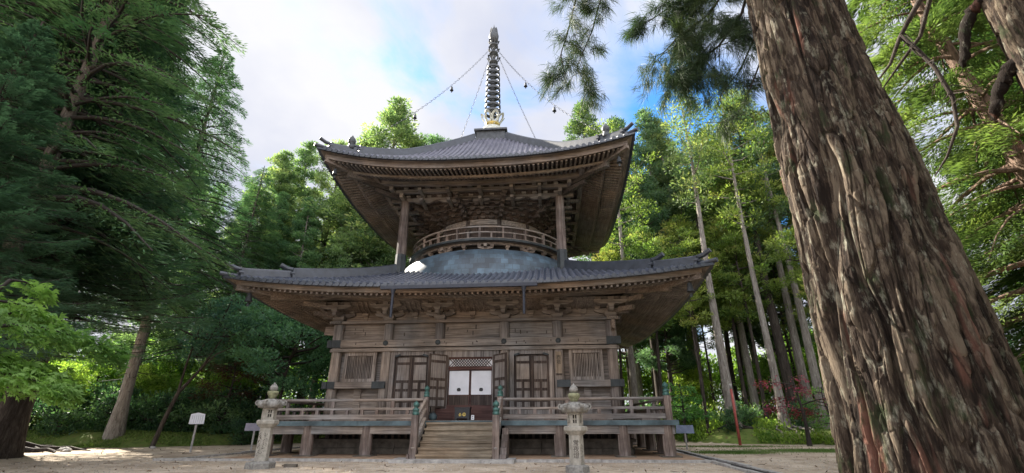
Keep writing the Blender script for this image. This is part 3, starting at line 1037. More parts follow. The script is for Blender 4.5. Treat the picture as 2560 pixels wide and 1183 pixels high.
def roof_tiles(R, dx, rad, nseg=12):
    mb = MB(); nt = int(2 * R.E / dx); dx = 2 * R.E / nt
    # underlying sheet
    ni, nj = 12, 40
    vs_ = []
    for i in range(ni + 1):
        m = R.E - (R.E - R.mi) * i / ni
        for j in range(nj + 1):
            x = m * (-1 + 2 * j / nj); vs_.append((x, -m, R.z(x, m) - .015))
    mb.add(vs_, [(i * (nj + 1) + j, i * (nj + 1) + j + 1, (i + 1) * (nj + 1) + j + 1, (i + 1) * (nj + 1) + j) for i in range(ni) for j in range(nj)])
    K = 6
    for k in range(nt):
        x = -R.E + (k + .5) * dx
        m1 = max(abs(x) + .02, R.mi)
        if m1 > R.E - .12: continue
        jr_ = random.Random(k * 7 + 1)
        L_ = R.E + .02 - m1; ns = max(1, int(L_ / .34)); rings = []
        for i in range(ns + 1):
            m = R.E + .02 - L_ * i / ns
            zc = R.z(x, m) - .01 + jr_.uniform(-.006, .006)
            for rr_ in ((rad,) if i == 0 else ((rad * .86, rad) if i < ns else (rad,))):
                rings.append([(x + rr_ * math.cos(math.pi * q / K), -m, zc + rr_ * math.sin(math.pi * q / K) * 1.05) for q in range(K + 1)])
        n = len(rings)
        fs_ = [(i * (K + 1) + q, i * (K + 1) + q + 1, (i + 1) * (K + 1) + q + 1, (i + 1) * (K + 1) + q) for i in range(n - 1) for q in range(K)]
        mb.add([p for r in rings for p in r], fs_)
    return mb.rot4()


def tile_ends(R, dx, rad):
    mb = MB(); nt = int(2 * R.E / dx); dx = 2 * R.E / nt
    for k in range(nt):
        x = -R.E + (k + .5) * dx
        if abs(x) > R.E - .14: continue
        zc = R.z(x, R.E) - .005
        n = 12
        c0 = [(x + rad * math.cos(2 * math.pi * q / n), -R.E - .05, zc + rad * math.sin(2 * math.pi * q / n)) for q in range(n)]
        c1 = [(p[0], -R.E + .03, p[2]) for p in c0]
        mb.add(c0 + c1, [tuple(range(n))] + [(q, q + n, (q + 1) % n + n, (q + 1) % n) for q in range(n)])
    # drip board under the tiles
    sweep(mb, R, R.E - .04, R.ze - .075, .12, .09)
    return mb.rot4()


def sweep(mb, R, m, z, w, h, n=28, half=None, over=0.0):
    """lateral beam at distance m that follows the upturned corners; z = bottom"""
    hf = m if half is None else half
    a = []
    for k in range(n + 1):
        x = -hf + 2 * hf * k / n
        zl = z + R.lift(x, m)
        s = 1.0 if half is not None else (m - w / 2) / m, 1.0 if half is not None else (m + w / 2) / m
        a += [(x * s[0], -m + w / 2, zl), (x * s[1], -m - w / 2, zl), (x * s[1], -m - w / 2, zl + h), (x * s[0], -m + w / 2, zl + h)]
    fs_ = [(k * 4 + i, (k + 1) * 4 + i, (k + 1) * 4 + (i + 1) % 4, k * 4 + (i + 1) % 4) for k in range(n) for i in range(4)]
    fs_ += [(0, 1, 2, 3), (n * 4 + 3, n * 4 + 2, n * 4 + 1, n * 4)]
    mb.add(a, fs_)


def rafters(R, m0, z0, m1, z1, dx, w, h):
    """one tier of rafters from outer distance m0 (underside z0) to inner m1 (z1)"""
    mb = MB(); nt = int(2 * m0 / dx)
    for k in range(nt):
        x = -m0 + (k + .5) * 2 * m0 / nt
        mi = max(m1, abs(x) + .06)
        if mi > m0 - .15: continue
        zz = lambda m: z1 + (z0 - z1) * (m - m1) / (m0 - m1) + R.lift(x, m)
        a, c = zz(m0), zz(mi)
        mb.add([(x - w / 2, -m0, a), (x + w / 2, -m0, a), (x + w / 2, -mi, c), (x - w / 2, -mi, c), (x - w / 2, -m0, a + h), (x + w / 2, -m0, a + h), (x + w / 2, -mi, c + h), (x - w / 2, -mi, c + h)],
               [(3, 2, 1, 0), (0, 1, 5, 4), (1, 2, 6, 5), (2, 3, 7, 6), (3, 0, 4, 7)])
    return mb.rot4()


def sheet(mb, R, m0, z0, m1, z1, nj=36):
    vs_ = []
    for i in range(3):
        m = m0 + (m1 - m0) * i / 2
        for j in range(nj + 1):
            x = m * (-1 + 2 * j / nj); vs_.append((x, -m, z0 + (z1 - z0) * i / 2 + R.lift(x, m)))
    mb.add(vs_, [(i * (nj + 1) + j, (i + 1) * (nj + 1) + j, (i + 1) * (nj + 1) + j + 1, i * (nj + 1) + j + 1) for i in range(2) for j in range(nj)])


def hip(R, m0, m1, w, h, tip=.35, up=.12):
    """one ridge along the front-left diagonal from inner m0 to outer m1, ending in a raised tip"""
    mb = MB(); d = Vector((-1, -1, 0)).normalized(); s = Vector((1, -1, 0)).normalized()
    a = []; top = []; n = 14
    for k in range(n + 1):
        m = m0 + (m1 - m0) * k / n
        z = R.z(m, m); c = Vector((-m, -m, z))
        for (u, v) in ((-w / 2, -.08), (w / 2, -.08), (w * .42, h), (-w * .42, h)):
            a.append(c + s * u + Vector((0, 0, v)))
        top.append(c + Vector((0, 0, h + .01)))
    fs_ = [(k * 4 + i, k * 4 + (i + 1) % 4, (k + 1) * 4 + (i + 1) % 4, (k + 1) * 4 + i) for k in range(n) for i in range(4)]
    fs_ += [(3, 2, 1, 0), (n * 4, n * 4 + 1, n * 4 + 2, n * 4 + 3)]
    mb.add(a, fs_)
    e0 = top[-1]; dd = (top[-1] - top[-2]).normalized()
    top += [e0 + dd * tip * .5 + Vector((0, 0, up * .3)), e0 + dd * tip + Vector((0, 0, up))]
    mb.tube(top, w * .36, 8)
    for k in range(1, n, 2):
        pass
    return mb


def ridge_end(R, m, w, h):
    mb = MB(); s = Vector((1, -1, 0)).normalized(); d = Vector((-1, -1, 0)).normalized()
    c = Vector((-m, -m, R.z(m, m)))
    mb.bar(c + Vector((0, 0, -.1)) + d * .02, c + Vector((0, 0, h + .02)) + d * .02, w * 1.5, .12, d)
    for u in (-1, 1):
        q = c + s * u * w * .55 + Vector((0, 0, h * .45)) + d * .02
        mb.tube([q - d * .03, q + d * .13], .07, 10)
    q = c + Vector((0, 0, h * .1)) + d * .02
    mb.tube([q, q + d * .14], .09, 10)
    return mb


LR = Roof(8.85, 5.70, .52, 3.9, 7.74, .76, 4.5)
UR = Roof(7.12, 11.90, .92, .95, 16.92, .70, 3.9)


def build_roof(R, tag_, dx, rad, tiles, ends, hipsplit, kay, fly, kio, base, pur, bell_m):
    r_ = roof_tiles(R, dx, rad).build('tiled_roof', tiles, PAG)
    tile_ends(R, dx, rad * 1.02).build('tile_end', ends, r_)
    e_ = hip(R, R.mi + .02, hipsplit, .26, .34, .55, .22).build('hip_ridge', ends, PAG); rot_copies(e_)
    e_ = ridge_end(R, hipsplit, .26, .36).build('ridge_end_tile', ends, PAG); rot_copies(e_)
    e_ = hip(R, hipsplit + .08, R.E - .42, .24, .25, .55, .22).build('hip_ridge', ends, PAG); rot_copies(e_)
    e_ = ridge_end(R, R.E - .42, .24, .27).build('ridge_end_tile', ends, PAG); rot_copies(e_)
    m_ = MB(); q0 = Vector((-R.E + .5, -R.E + .5, R.z(R.E - .5, R.E - .5) + .02)); q1 = Vector((-R.E - .1, -R.E - .1, R.ze + R.U + .07))
    m_.tube([q0, (q0 + q1) / 2 - Vector((0, 0, .02)), q1], .085, 10)
    e_ = m_.build('corner_tile', ends, PAG); rot_copies(e_)
    # boards
    m_ = MB()
    sweep(m_, R, kay[0], kay[1], .14, kay[2])
    sheet(m_, R, R.E - .10, R.ze - .08, kay[0] + .05, kay[1] + kay[2] - .005)
    e_ = m_.build('eave_board', M['wood_warm'], PAG); rot_copies(e_)
    m_ = MB(); sweep(m_, R, kio[0], kio[1], .13, kio[2]); e_ = m_.build('rafter_tie', M['wood_warm'], PAG); rot_copies(e_)
    m_ = MB(); sweep(m_, R, pur[0], pur[1], .22, pur[2], half=pur[0] + .7); e_ = m_.build('eave_purlin', M['wood_warm'], PAG); rot_copies(e_)
    s_ = MB()
    sheet(s_, R, kay[0], fly[1] + .14, kio[0] - .1, fly[3] + .14)
    sheet(s_, R, kio[0] + .02, base[1] + .16, base[2], base[3] + .16)
    so = s_.rot4().build('eave_soffit', M['soffit'], PAG)
    f1 = rafters(R, fly[0], fly[1], fly[2], fly[3], .205, .085, .15).build('flying_rafter', M['wood_warm_y'], so); tag(f1, kind='stuff')
    f2 = rafters(R, base[0], base[1], base[2], base[3], .205, .09, .17).build('base_rafter', M['wood_warm_y'], so); tag(f2, kind='stuff')
    # hip rafter
    m_ = MB()
    mA, mB_, mC = base[2], kio[0] + .12, kay[0] + .05
    zA, zB = base[3] - .16, kio[1] - .18 + R.lift(mB_, mB_)
    m_.bar((-mA, -mA, zA), (-mB_, -mB_, zB), .22, .26)
    zC = kay[1] - .10 + R.lift(mC, mC)
    m_.bar((-mB_ + .5, -mB_ + .5, zB + .24 - .1), (-mC, -mC, zC), .19, .22)
    e_ = m_.build('hip_rafter', M['wood_warm'], PAG); rot_copies(e_)


build_roof(LR, 'lower', .25, .084, M['tile'], M['tile_dark'], 7.15,
           kay=(8.45, 5.50, .15), fly=(8.40, 5.42, 7.40, 5.62), kio=(7.5, 5.55, .10), base=(7.5, 5.53, 5.6, 6.28), pur=(6.28, 5.73, .26), bell_m=8.3)
build_roof(UR, 'upper', .26, .088, M['tile_up'], M['tile_dark'], 5.75,
           kay=(6.76, 11.60, .22), fly=(6.72, 11.54, 5.80, 11.70), kio=(5.9, 11.56, .11), base=(5.92, 11.52, 3.9, 12.42), pur=(4.9, 11.74, .28), bell_m=6.6)

# gutter and rain pipes
mb = MB(); mb.box(-2.75, 2.78, -9.06, -8.93, 5.50, 5.62)
g = mb.build('gutter', M['gutter'], PAG)
for (x, zb) in ((-2.30, 4.50), (2.31, 4.54)):
    mb = MB(); mb.lathe([(.10, 5.50), (.06, 5.34), (.05, 5.30), (.047, zb)], 10, c=(x, -8.99)); mb.build('downpipe', M['gutter'], g)

# dome, balcony, drum
mb = MB()
mb.lathe([(5.0, 7.2), (4.98, 7.6), (4.93, 7.95), (4.82, 8.22), (4.64, 8.45), (4.38, 8.62), (4.0, 8.72), (3.5, 8.76), (3.0, 8.77)], 96, cap=False)
mb.build('dome', M['dome'], PAG, True)
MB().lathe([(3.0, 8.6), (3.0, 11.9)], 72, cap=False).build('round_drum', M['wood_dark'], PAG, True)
MB().ring(2.98, 3.10, 10.42, 10.70, 72).build('drum_band', M['wood_x'], PAG, False)
MB().ring(2.98, 3.08, 9.2, 9.34, 72).build('drum_band', M['wood_grey'], PAG, False)
mb = MB()
for k in range(12):
    a = 2 * math.pi * (k + .5) / 12; mb.lathe([(.14, 9.1), (.14, 10.75)], 10, c=(3.02 * math.cos(a), 3.02 * math.sin(a)))
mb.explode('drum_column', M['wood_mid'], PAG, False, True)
mb = MB()
mb.ring(3.0, 4.36, 9.10, 9.165, 84)
bal = mb.build('balcony', M['wood_x'], PAG)
MB().ring(4.32, 4.42, 9.07, 9.18, 84).build('balcony_edging', M['copper_dark'], bal)
mb = MB()
mb.ring(4.20, 4.29, 9.78, 9.85, 84); mb.ring(4.205, 4.285, 9.50, 9.56, 84); mb.ring(4.17, 4.31, 9.165, 9.25, 84)
rl = mb.build('balcony_rail', M['wood_grey'], bal)
mb = MB()
for k in range(48):
    a = 2 * math.pi * k / 48
    c, s = math.cos(a), math.sin(a); p = Vector((4.245 * c, 4.245 * s, 0))
    mb.bar(p + Vector((0, 0, 9.25)), p + Vector((0, 0, 9.5)), .10, .09, (c, s, 0))
    if k % 2 == 0:
        mb.bar(p + Vector((0, 0, 9.56)), p + Vector((0, 0, 9.78)), .10, .09, (c, s, 0))
mb.explode('balcony_baluster', M['wood_grey_z'], bal)
MB().ring(3.95, 4.12, 8.96, 9.07, 84).build('balcony_beam', M['wood_warm'], bal)
mb = MB()
for k in range(24):
    a = 2 * math.pi * (k + .25) / 24
    Mx = Matrix.Rotation(a + math.pi / 2, 4, 'Z')
    q = MB()
    if k % 2 == 0:
        masu(q, 0, -3.95, 8.66, .34, .14); arm(q, 0, -4.0, 8.76, .38, .13, .12)
        for x in (-.3, 0, .3): masu(q, x, -4.02, 8.86, .18, .10)
        q.box(-.07, .07, -4.3, -3.6, 8.80, 8.95)
    else:
        q.box(-.06, .06, -4.02, -3.94, 8.62, 8.84); masu(q, 0, -4.0, 8.84, .2, .12)
    q.xf(Mx).build('balcony_bracket', M['wood_warm'], bal)
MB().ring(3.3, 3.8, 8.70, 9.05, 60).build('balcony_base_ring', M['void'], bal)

# corner posts carrying the upper eave
pp = MB().lathe([(.235, 8.55), (.215, 11.42)], 8, rot=.5).build('eave_post', M['wood_grey_z'], PAG)
ps = MB().lathe([(.26, 7.6), (.25, 8.62)], 8, rot=.5).build('post_sleeve', M['copper_dark'], pp)
pp.location = (-3.86, -3.86, 0)
for (x, y) in ((3.86, -3.86), (-3.86, 3.86), (3.86, 3.86)):
    copy_child(pp, PAG, (x, y, 0))
# beams and blocks above the posts
mb = MB()
mb.box(-4.55, 4.55, -3.98, -3.80, 11.40, 11.60); mb.box(-4.85, 4.85, -4.42, -4.24, 11.68, 11.86)
e = mb.build('bracket_beam', M['wood_x'], PAG)
for k, f_ in ((1, 1), (2, 0), (3, 1)):
    c = copy_child(e, PAG, (0, 0, .004 if f_ else 0), k * math.pi / 2)
mb = MB()
n = 15
for k in range(n):
    x = -3.7 + 7.4 * k / (n - 1)
    masu(mb, x, -3.92, 11.60, .22, .12); masu(mb, x, -4.35, 11.86, .22, .12)
for x in (-1.55, 0, 1.55, -2.9, 2.9):
    arm(mb, x, -3.94, 11.30, .5, .16, .16)
    mb.box(x - .08, x + .08, -4.9, -3.0, 11.56, 11.70)
    mb.box(x - .075, x + .075, -4.5, -3.0, 11.20, 11.34)
for e in mb.explode('bearing_block', M['wood_x'], PAG):
    rot_copies(e, (1, 3))
e = mb.build('bearing_block', M['wood_warm'], PAG); e.rotation_euler = (0, 0, math.pi); tag(e, kind='stuff')
# tiers of radial bracket arms flaring from the drum
mb = MB()


def sq(r, a, f):
    c, s = math.cos(a), math.sin(a)
    rs = r / max(abs(c), abs(s)); rr_ = r * (1 - f) + min(rs, r * 1.28) * f
    return Vector((rr_ * c, rr_ * s, 0))


rr = random.Random(5)
for t_ in range(5):
    r_ = 3.12 + .22 * t_; z = 10.72 + .155 * t_; f_ = t_ / 5
    N = 48
    for k in range(N):
        a = 2 * math.pi * (k + .5 * (t_ % 2)) / N
        p = sq(r_, a, f_); q = MB(); masu(q, 0, 0, 0, .24, .11)
        q.xf(Matrix.Translation(p + Vector((0, 0, z))) @ Matrix.Rotation(a, 4, 'Z')); mb.add(q.v, q.f)
    pts = [sq(r_ + .02, 2 * math.pi * k / 96, f_) for k in range(97)]
    for a_, b_ in zip(pts[:-1], pts[1:]):
        mb.bar(a_ + Vector((0, 0, z + .13)), b_ + Vector((0, 0, z + .13)), .12, .06)
    for k in range(12):
        a = 2 * math.pi * (k + .5) / 12
        p = sq(r_ + .42, a, f_); c = Vector((math.cos(a) * 2.9, math.sin(a) * 2.9, 0))
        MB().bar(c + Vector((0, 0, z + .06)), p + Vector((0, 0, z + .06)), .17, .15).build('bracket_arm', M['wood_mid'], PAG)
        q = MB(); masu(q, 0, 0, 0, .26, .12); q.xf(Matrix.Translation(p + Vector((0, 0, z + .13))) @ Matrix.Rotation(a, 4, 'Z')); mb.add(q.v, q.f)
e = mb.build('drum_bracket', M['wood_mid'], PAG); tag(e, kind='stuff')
mb = MB()
vs_, n = [], 96
for k in range(n):
    a = 2 * math.pi * k / n
    vs_ += [sq(3.02, a, 0) + Vector((0, 0, 10.7)), sq(3.95, a, .9) + Vector((0, 0, 11.6)), sq(4.4, a, 1) + Vector((0, 0, 12.2))]
mb.add(vs_, [(k * 3 + i, ((k + 1) % n) * 3 + i, ((k + 1) % n) * 3 + i + 1, k * 3 + i + 1) for k in range(n) for i in range(2)])
mb.build('bracket_backing', M['wood_dark'], PAG)
# corner cross beams that stick out beyond the posts
mb = MB()
mb.bar((-3.5, -3.5, 11.50), (-5.05, -5.05, 11.58), .2, .2); mb.bar((-3.5, -3.5, 11.78), (-5.5, -5.5, 11.86), .2, .2)
mb.explode('corner_arm', M['wood_mid'], PAG, True)

# ---- spire
SP = MB_multi([(-1.02, 1.02, -1.02, 1.02, 16.7, 17.0), (-.86, .86, -.86, .86, 17.0, 17.56), (-1.0, 1.0, -1.0, 1.0, 17.56, 17.68)]).build('spire', M['bronze'], PAG)
mb = MB()
mb.lathe([(.72, 17.68), (.74, 17.95), (.62, 18.22), (.42, 18.34), (.36, 18.42)], 32)
mb.build('spire_bowl', M['lotus'], SP, True)
mb = MB()
mb.lathe([(.34, 18.40), (.46, 18.55), (.40, 18.72), (.24, 18.85)], 24); mb.build('gilded_collar', M['gold'], SP, True)


def petal(R0, z0, R1, z1, w, hole=True):
    """upright leaf-shaped petal with an oval opening"""
    m_ = MB(); n = 24; o_, i_ = [], []
    for k in range(n):
        t = 2 * math.pi * k / n; u, v = math.sin(t) * w, .5 - .5 * math.cos(t)
        o_.append((u * (1.0 if v > .4 else .55 + v), v)); i_.append((u * .5, .5 + (v - .5) * .55 + .06))
    vs2 = []
    for (u, v) in o_ + i_:
        r_ = R0 + (R1 - R0) * v ** 1.4; vs2.append((u, -r_, z0 + (z1 - z0) * v))
    m2 = [(x, y + .05, z) for (x, y, z) in vs2]
    N = 2 * n
    fs_ = []
    for k in range(n):
        k2 = (k + 1) % n
        fs_ += [(k, k2, n + k2, n + k), (N + k2, N + k, N + n + k, N + n + k2), (k2, k, N + k, N + k2), (n + k, n + k2, N + n + k2, N + n + k)]
    return m_.add(vs2 + m2, fs_)


mb = MB()
for k in range(8):
    q = petal(.40, 18.45, .80, 19.25, .24); q.xf(Matrix.Rotation(2 * math.pi * (k + .5) / 8, 4, 'Z')); mb.add(q.v, q.f)
mb.explode('lotus_petal', M['lotus'], SP)
MB().lathe([(.13, 18.8), (.12, 25.4)], 12).build('spire_mast', M['bronze'], SP, True)
for k in range(9):
    z = 19.42 + k * .445; r = .52 - .012 * k
    m_ = MB()
    m_.ring(r - .09, r, z, z + .16, 32)
    m_.lathe([(.13, z - .02), (.17, z + .08), (.13, z + .18)], 12)
    for q in range(4):
        a = math.pi / 4 + q * math.pi / 2
        m_.bar((math.cos(a) * .14, math.sin(a) * .14, z + .085), (math.cos(a) * (r - .08), math.sin(a) * (r - .08), z + .085), .10, .10)
    m_.build('spire_ring', M['bronze'], SP)
for (z0, r1) in ((23.42, .48), (24.18, .42), (24.86, .40)):
    m_ = MB()
    m_.lathe([(.16, z0), (.30, z0 + .12), (.26, z0 + .24), (.15, z0 + .34)], 16)
    for q in range(8):
        p = petal(.16, z0 + .08, r1, z0 + .55, .13); p.xf(Matrix.Rotation(2 * math.pi * q / 8, 4, 'Z')); m_.add(p.v, p.f)
    m_.build('flame_tier', M['bronze'], SP)
mb = MB().lathe([(.14, 25.3), (.21, 25.42), (.31, 25.66), (.335, 25.86), (.29, 26.08), (.18, 26.32), (.10, 26.56), (.03, 26.75), (.004, 26.95)], 20)
mb.build('jewel', M['bronze'], SP, True)
mb = MB()
for q in range(4):
    p = petal(.30, 25.45, .26, 26.5, .12); p.xf(Matrix.Rotation(math.pi / 4 + q * math.pi / 2, 4, 'Z')); mb.add(p.v, p.f)
mb.build('jewel_flame', M['bronze'], SP)

# roof-corner jewels and the chains from the spire
HJ = 6.05
zh = UR.z(HJ, HJ) + .3
jw = MB().lathe([(.15, zh - .1), (.15, zh + .12), (.09, zh + .14), (.16, zh + .22), (.19, zh + .34), (.16, zh + .46), (.08, zh + .56), (.01, zh + .68)], 14)
jw.xf(Matrix.Translation((-HJ, -HJ, 0)))
e = jw.build('corner_jewel', M['bronze'], PAG, True); rot_copies(e)


def chain_pt(s):
    p0 = Vector((-.30, -.30, 24.35)); p1 = Vector((-HJ + .1, -HJ + .1, zh + .2))
    p = p0.lerp(p1, s); p.z -= .75 * 4 * s * (1 - s)
    return p


mb = MB(); N = 62
for k in range(N):
    a, c = chain_pt(k / N), chain_pt((k + 1.18) / N)
    d = (c - a).normalized(); mid = (a + c) / 2; ln = (c - a).length / 2
    s = d.cross(Vector((0, 0, 1))).normalized()
    if k % 2: s = s.cross(d)
    pts = [mid + d * ln * math.cos(t) + s * .042 * math.sin(t) for t in [2 * math.pi * i / 8 for i in range(9)]]
    mb.tube(pts, .010, 4, False)
e = mb.build('chain', M['bronze'], PAG); rot_copies(e)


# ------------------------------------------------------------------ wind bells
def bell(label, group, loc, s, hang):
    t = thing('wind_bell', label, 'wind bell', loc, 0, group)
    mb = MB().lathe([(.0, -.02), (.05, -.03), (.085, -.08), (.10, -.2), (.12, -.32), (.15, -.38)], 12, cap=False)
    mb.xf(Matrix.Scale(s, 4)); mb.build('bell_body', M['bronze'], t, True)
    MB_multi([(-.012 * s, .012 * s, -.012 * s, .012 * s, -.05 * s, hang)]).build('hook', M['copper_dark'], t)
    MB_multi([(-.008 * s, .008 * s, -.008 * s, .008 * s, -.45 * s, -.1 * s), (-.05 * s, .05 * s, -.006 * s, .006 * s, -.58 * s, -.45 * s)]).build('clapper', M['copper_dark'], t)


for (x, y, lab) in ((-8.15, -8.15, 'dark bronze wind bell under the left front corner of the lower roof'), (8.15, -8.15, 'dark bronze wind bell under the right front corner of the lower roof'),):
    bell(lab, 'bells under the eave corners', (x, y, 5.50 + LR.lift(8.15, 8.15) - .16), .95, .25)
for (x, y, lab) in ((-6.45, -6.45, 'bronze wind bell under the left front corner of the upper roof'), (6.45, -6.45, 'bronze wind bell under the right front corner of the upper roof')):
    bell(lab, 'bells under the eave corners', (x, y, 11.6 + UR.lift(6.45, 6.45) - .25), .85, .3)
CH = {0: ('front left', (.34, .62)), 1: ('front right', (.34, .62)), 2: ('rear right', (.52,)), 3: ('rear left', (.52,))}
for k, (nm, ss) in CH.items():
    for i, s in enumerate(ss):
        p = R4[k] @ chain_pt(s)
        pos = '' if len(ss) == 1 else (' nearer the spire tip' if i == 0 else ' farther from the spire tip')
        bell('small bronze bell hanging from the %s roof chain%s' % (nm, pos), 'bells on the spire chains', (p.x, p.y, p.z - .12), .75, .12)


# ------------------------------------------------------------------ objects on and around the veranda
def text_mesh(s, size, mat, depth=.004):
    c = bpy.data.curves.new('lettering', 'FONT'); c.body = s; c.size = size; c.extrude = depth; c.align_x = 'CENTER'; c.align_y = 'CENTER'; c.space_line = .95
    tmp = bpy.data.objects.new('lettering', c); COL.objects.link(tmp)
    bpy.context.view_layer.update()
    me = bpy.data.meshes.new_from_object(tmp.evaluated_get(bpy.context.evaluated_depsgraph_get()))
    bpy.data.objects.remove(tmp); me.name = 'lettering'
    me.materials.clear(); me.materials.append(mat)
    return me


def put_text(s, size, mat, parent, loc, rz=0.0, tilt=0.0):
    o_ = link('lettering', text_mesh(s, size, mat), parent)
    o_.matrix_local = Matrix.Translation(loc) @ Matrix.Rotation(rz, 4, 'Z') @ Matrix.Rotation(math.pi / 2 - tilt, 4, 'X')
    return o_


ob = thing('offering_box', 'black lacquered offering box with two gold crests on the veranda before the white doors', 'offering box', (-.10, -6.55, 1.2))
MB_multi([(-.27, .27, -.17, .17, .07, .40), (-.27, -.19, -.17, -.09, 0, .07), (.19, .27, -.17, -.09, 0, .07), (-.27, -.19, .09, .17, 0, .07), (.19, .27, .09, .17, 0, .07)]).build('box_body', M['black'], ob)
mb = MB_multi([(-.29, .29, -.19, -.15, .40, .445), (-.29, .29, .15, .19, .40, .445), (-.29, -.25, -.15, .15, .40, .445), (.25, .29, -.15, .15, .40, .445)])
for k in range(7):
    mb.box(-.22 + k * .07, -.19 + k * .07, -.15, .15, .41, .435)
mb.build('slatted_top', M['black'], ob)
mb = MB()  # round chrysanthemum-like crest
for k in range(16):
    a = 2 * math.pi * k / 16
    mb.bar((.075 + .012 * math.cos(a), -.172, .20 + .012 * math.sin(a)), (.075 + .062 * math.cos(a), -.172, .20 + .062 * math.sin(a)), .018, .004, (0, 1, 0))
mb.build('round_crest', M['gold'], ob)
mb = MB()  # leaf crest
for k, a in enumerate((200, 240, 270, 300, 340, 60, 90, 120)):
    a = math.radians(a); ln = .062 if k < 5 else .045
    mb.bar((-.075, -.172, .20), (-.075 + ln * math.cos(a), -.172, .20 + ln * math.sin(a)), .022, .004, (0, 1, 0))
mb.build('leaf_crest', M['gold'], ob)

cs = thing('notice_card', 'small white notice card standing beside the black offering box', 'card', (.27, -6.6, 1.2))
MB_multi([(-.055, .055, -.004, .004, .02, .175)]).build('card_face', M['white'], cs)
MB_multi([(-.06, .06, -.03, .05, 0, .02)]).build('card_foot', M['wood_dark'], cs)
MB_multi([(-.03, .03, -.0065, -.004, .12, .15), (-.03, .03, -.0065, -.004, .06, .085)]).build('printed_mark', M['ink_soft'], cs)
jr = thing('bronze_vessel', 'round dark green bronze vessel on the veranda left of the stair top', 'vessel', (-1.22, -6.5, 1.2))
MB().lathe([(.08, 0), (.13, .03), (.155, .11), (.14, .18), (.10, .22), (.11, .24)], 18).build('vessel_body', M['copper'], jr, True)
MB().lathe([(.105, .24), (.06, .275), (.02, .30), (.015, .32)], 14).build('vessel_lid', M['copper_dark'], jr, True)

pl = thing('name_plaque', 'long wooden name plaque with two black characters on the column beside the right window', 'plaque', (3.47, -5.84, 2.86))
MB_multi([(-.115, .115, -.03, 0, 0, .84)]).build('plaque_board', wood('pale_plaque_wood', (.13, .10, .075), (.25, .20, .15), (.34, .28, .21), 'z'), pl)
MB_multi([(-.125, .125, -.034, .004, -.02, .012)]).build('plaque_foot', M['wood_dark'], pl)
put_text('西\n塔', .185, M['ink'], pl, (0, -.034, .52))


# ------------------------------------------------------------------ stone lanterns
def hexring(m_, prof, rot=0.0, n=6):
    m_.lathe(prof, n, rot=rot)
    return m_


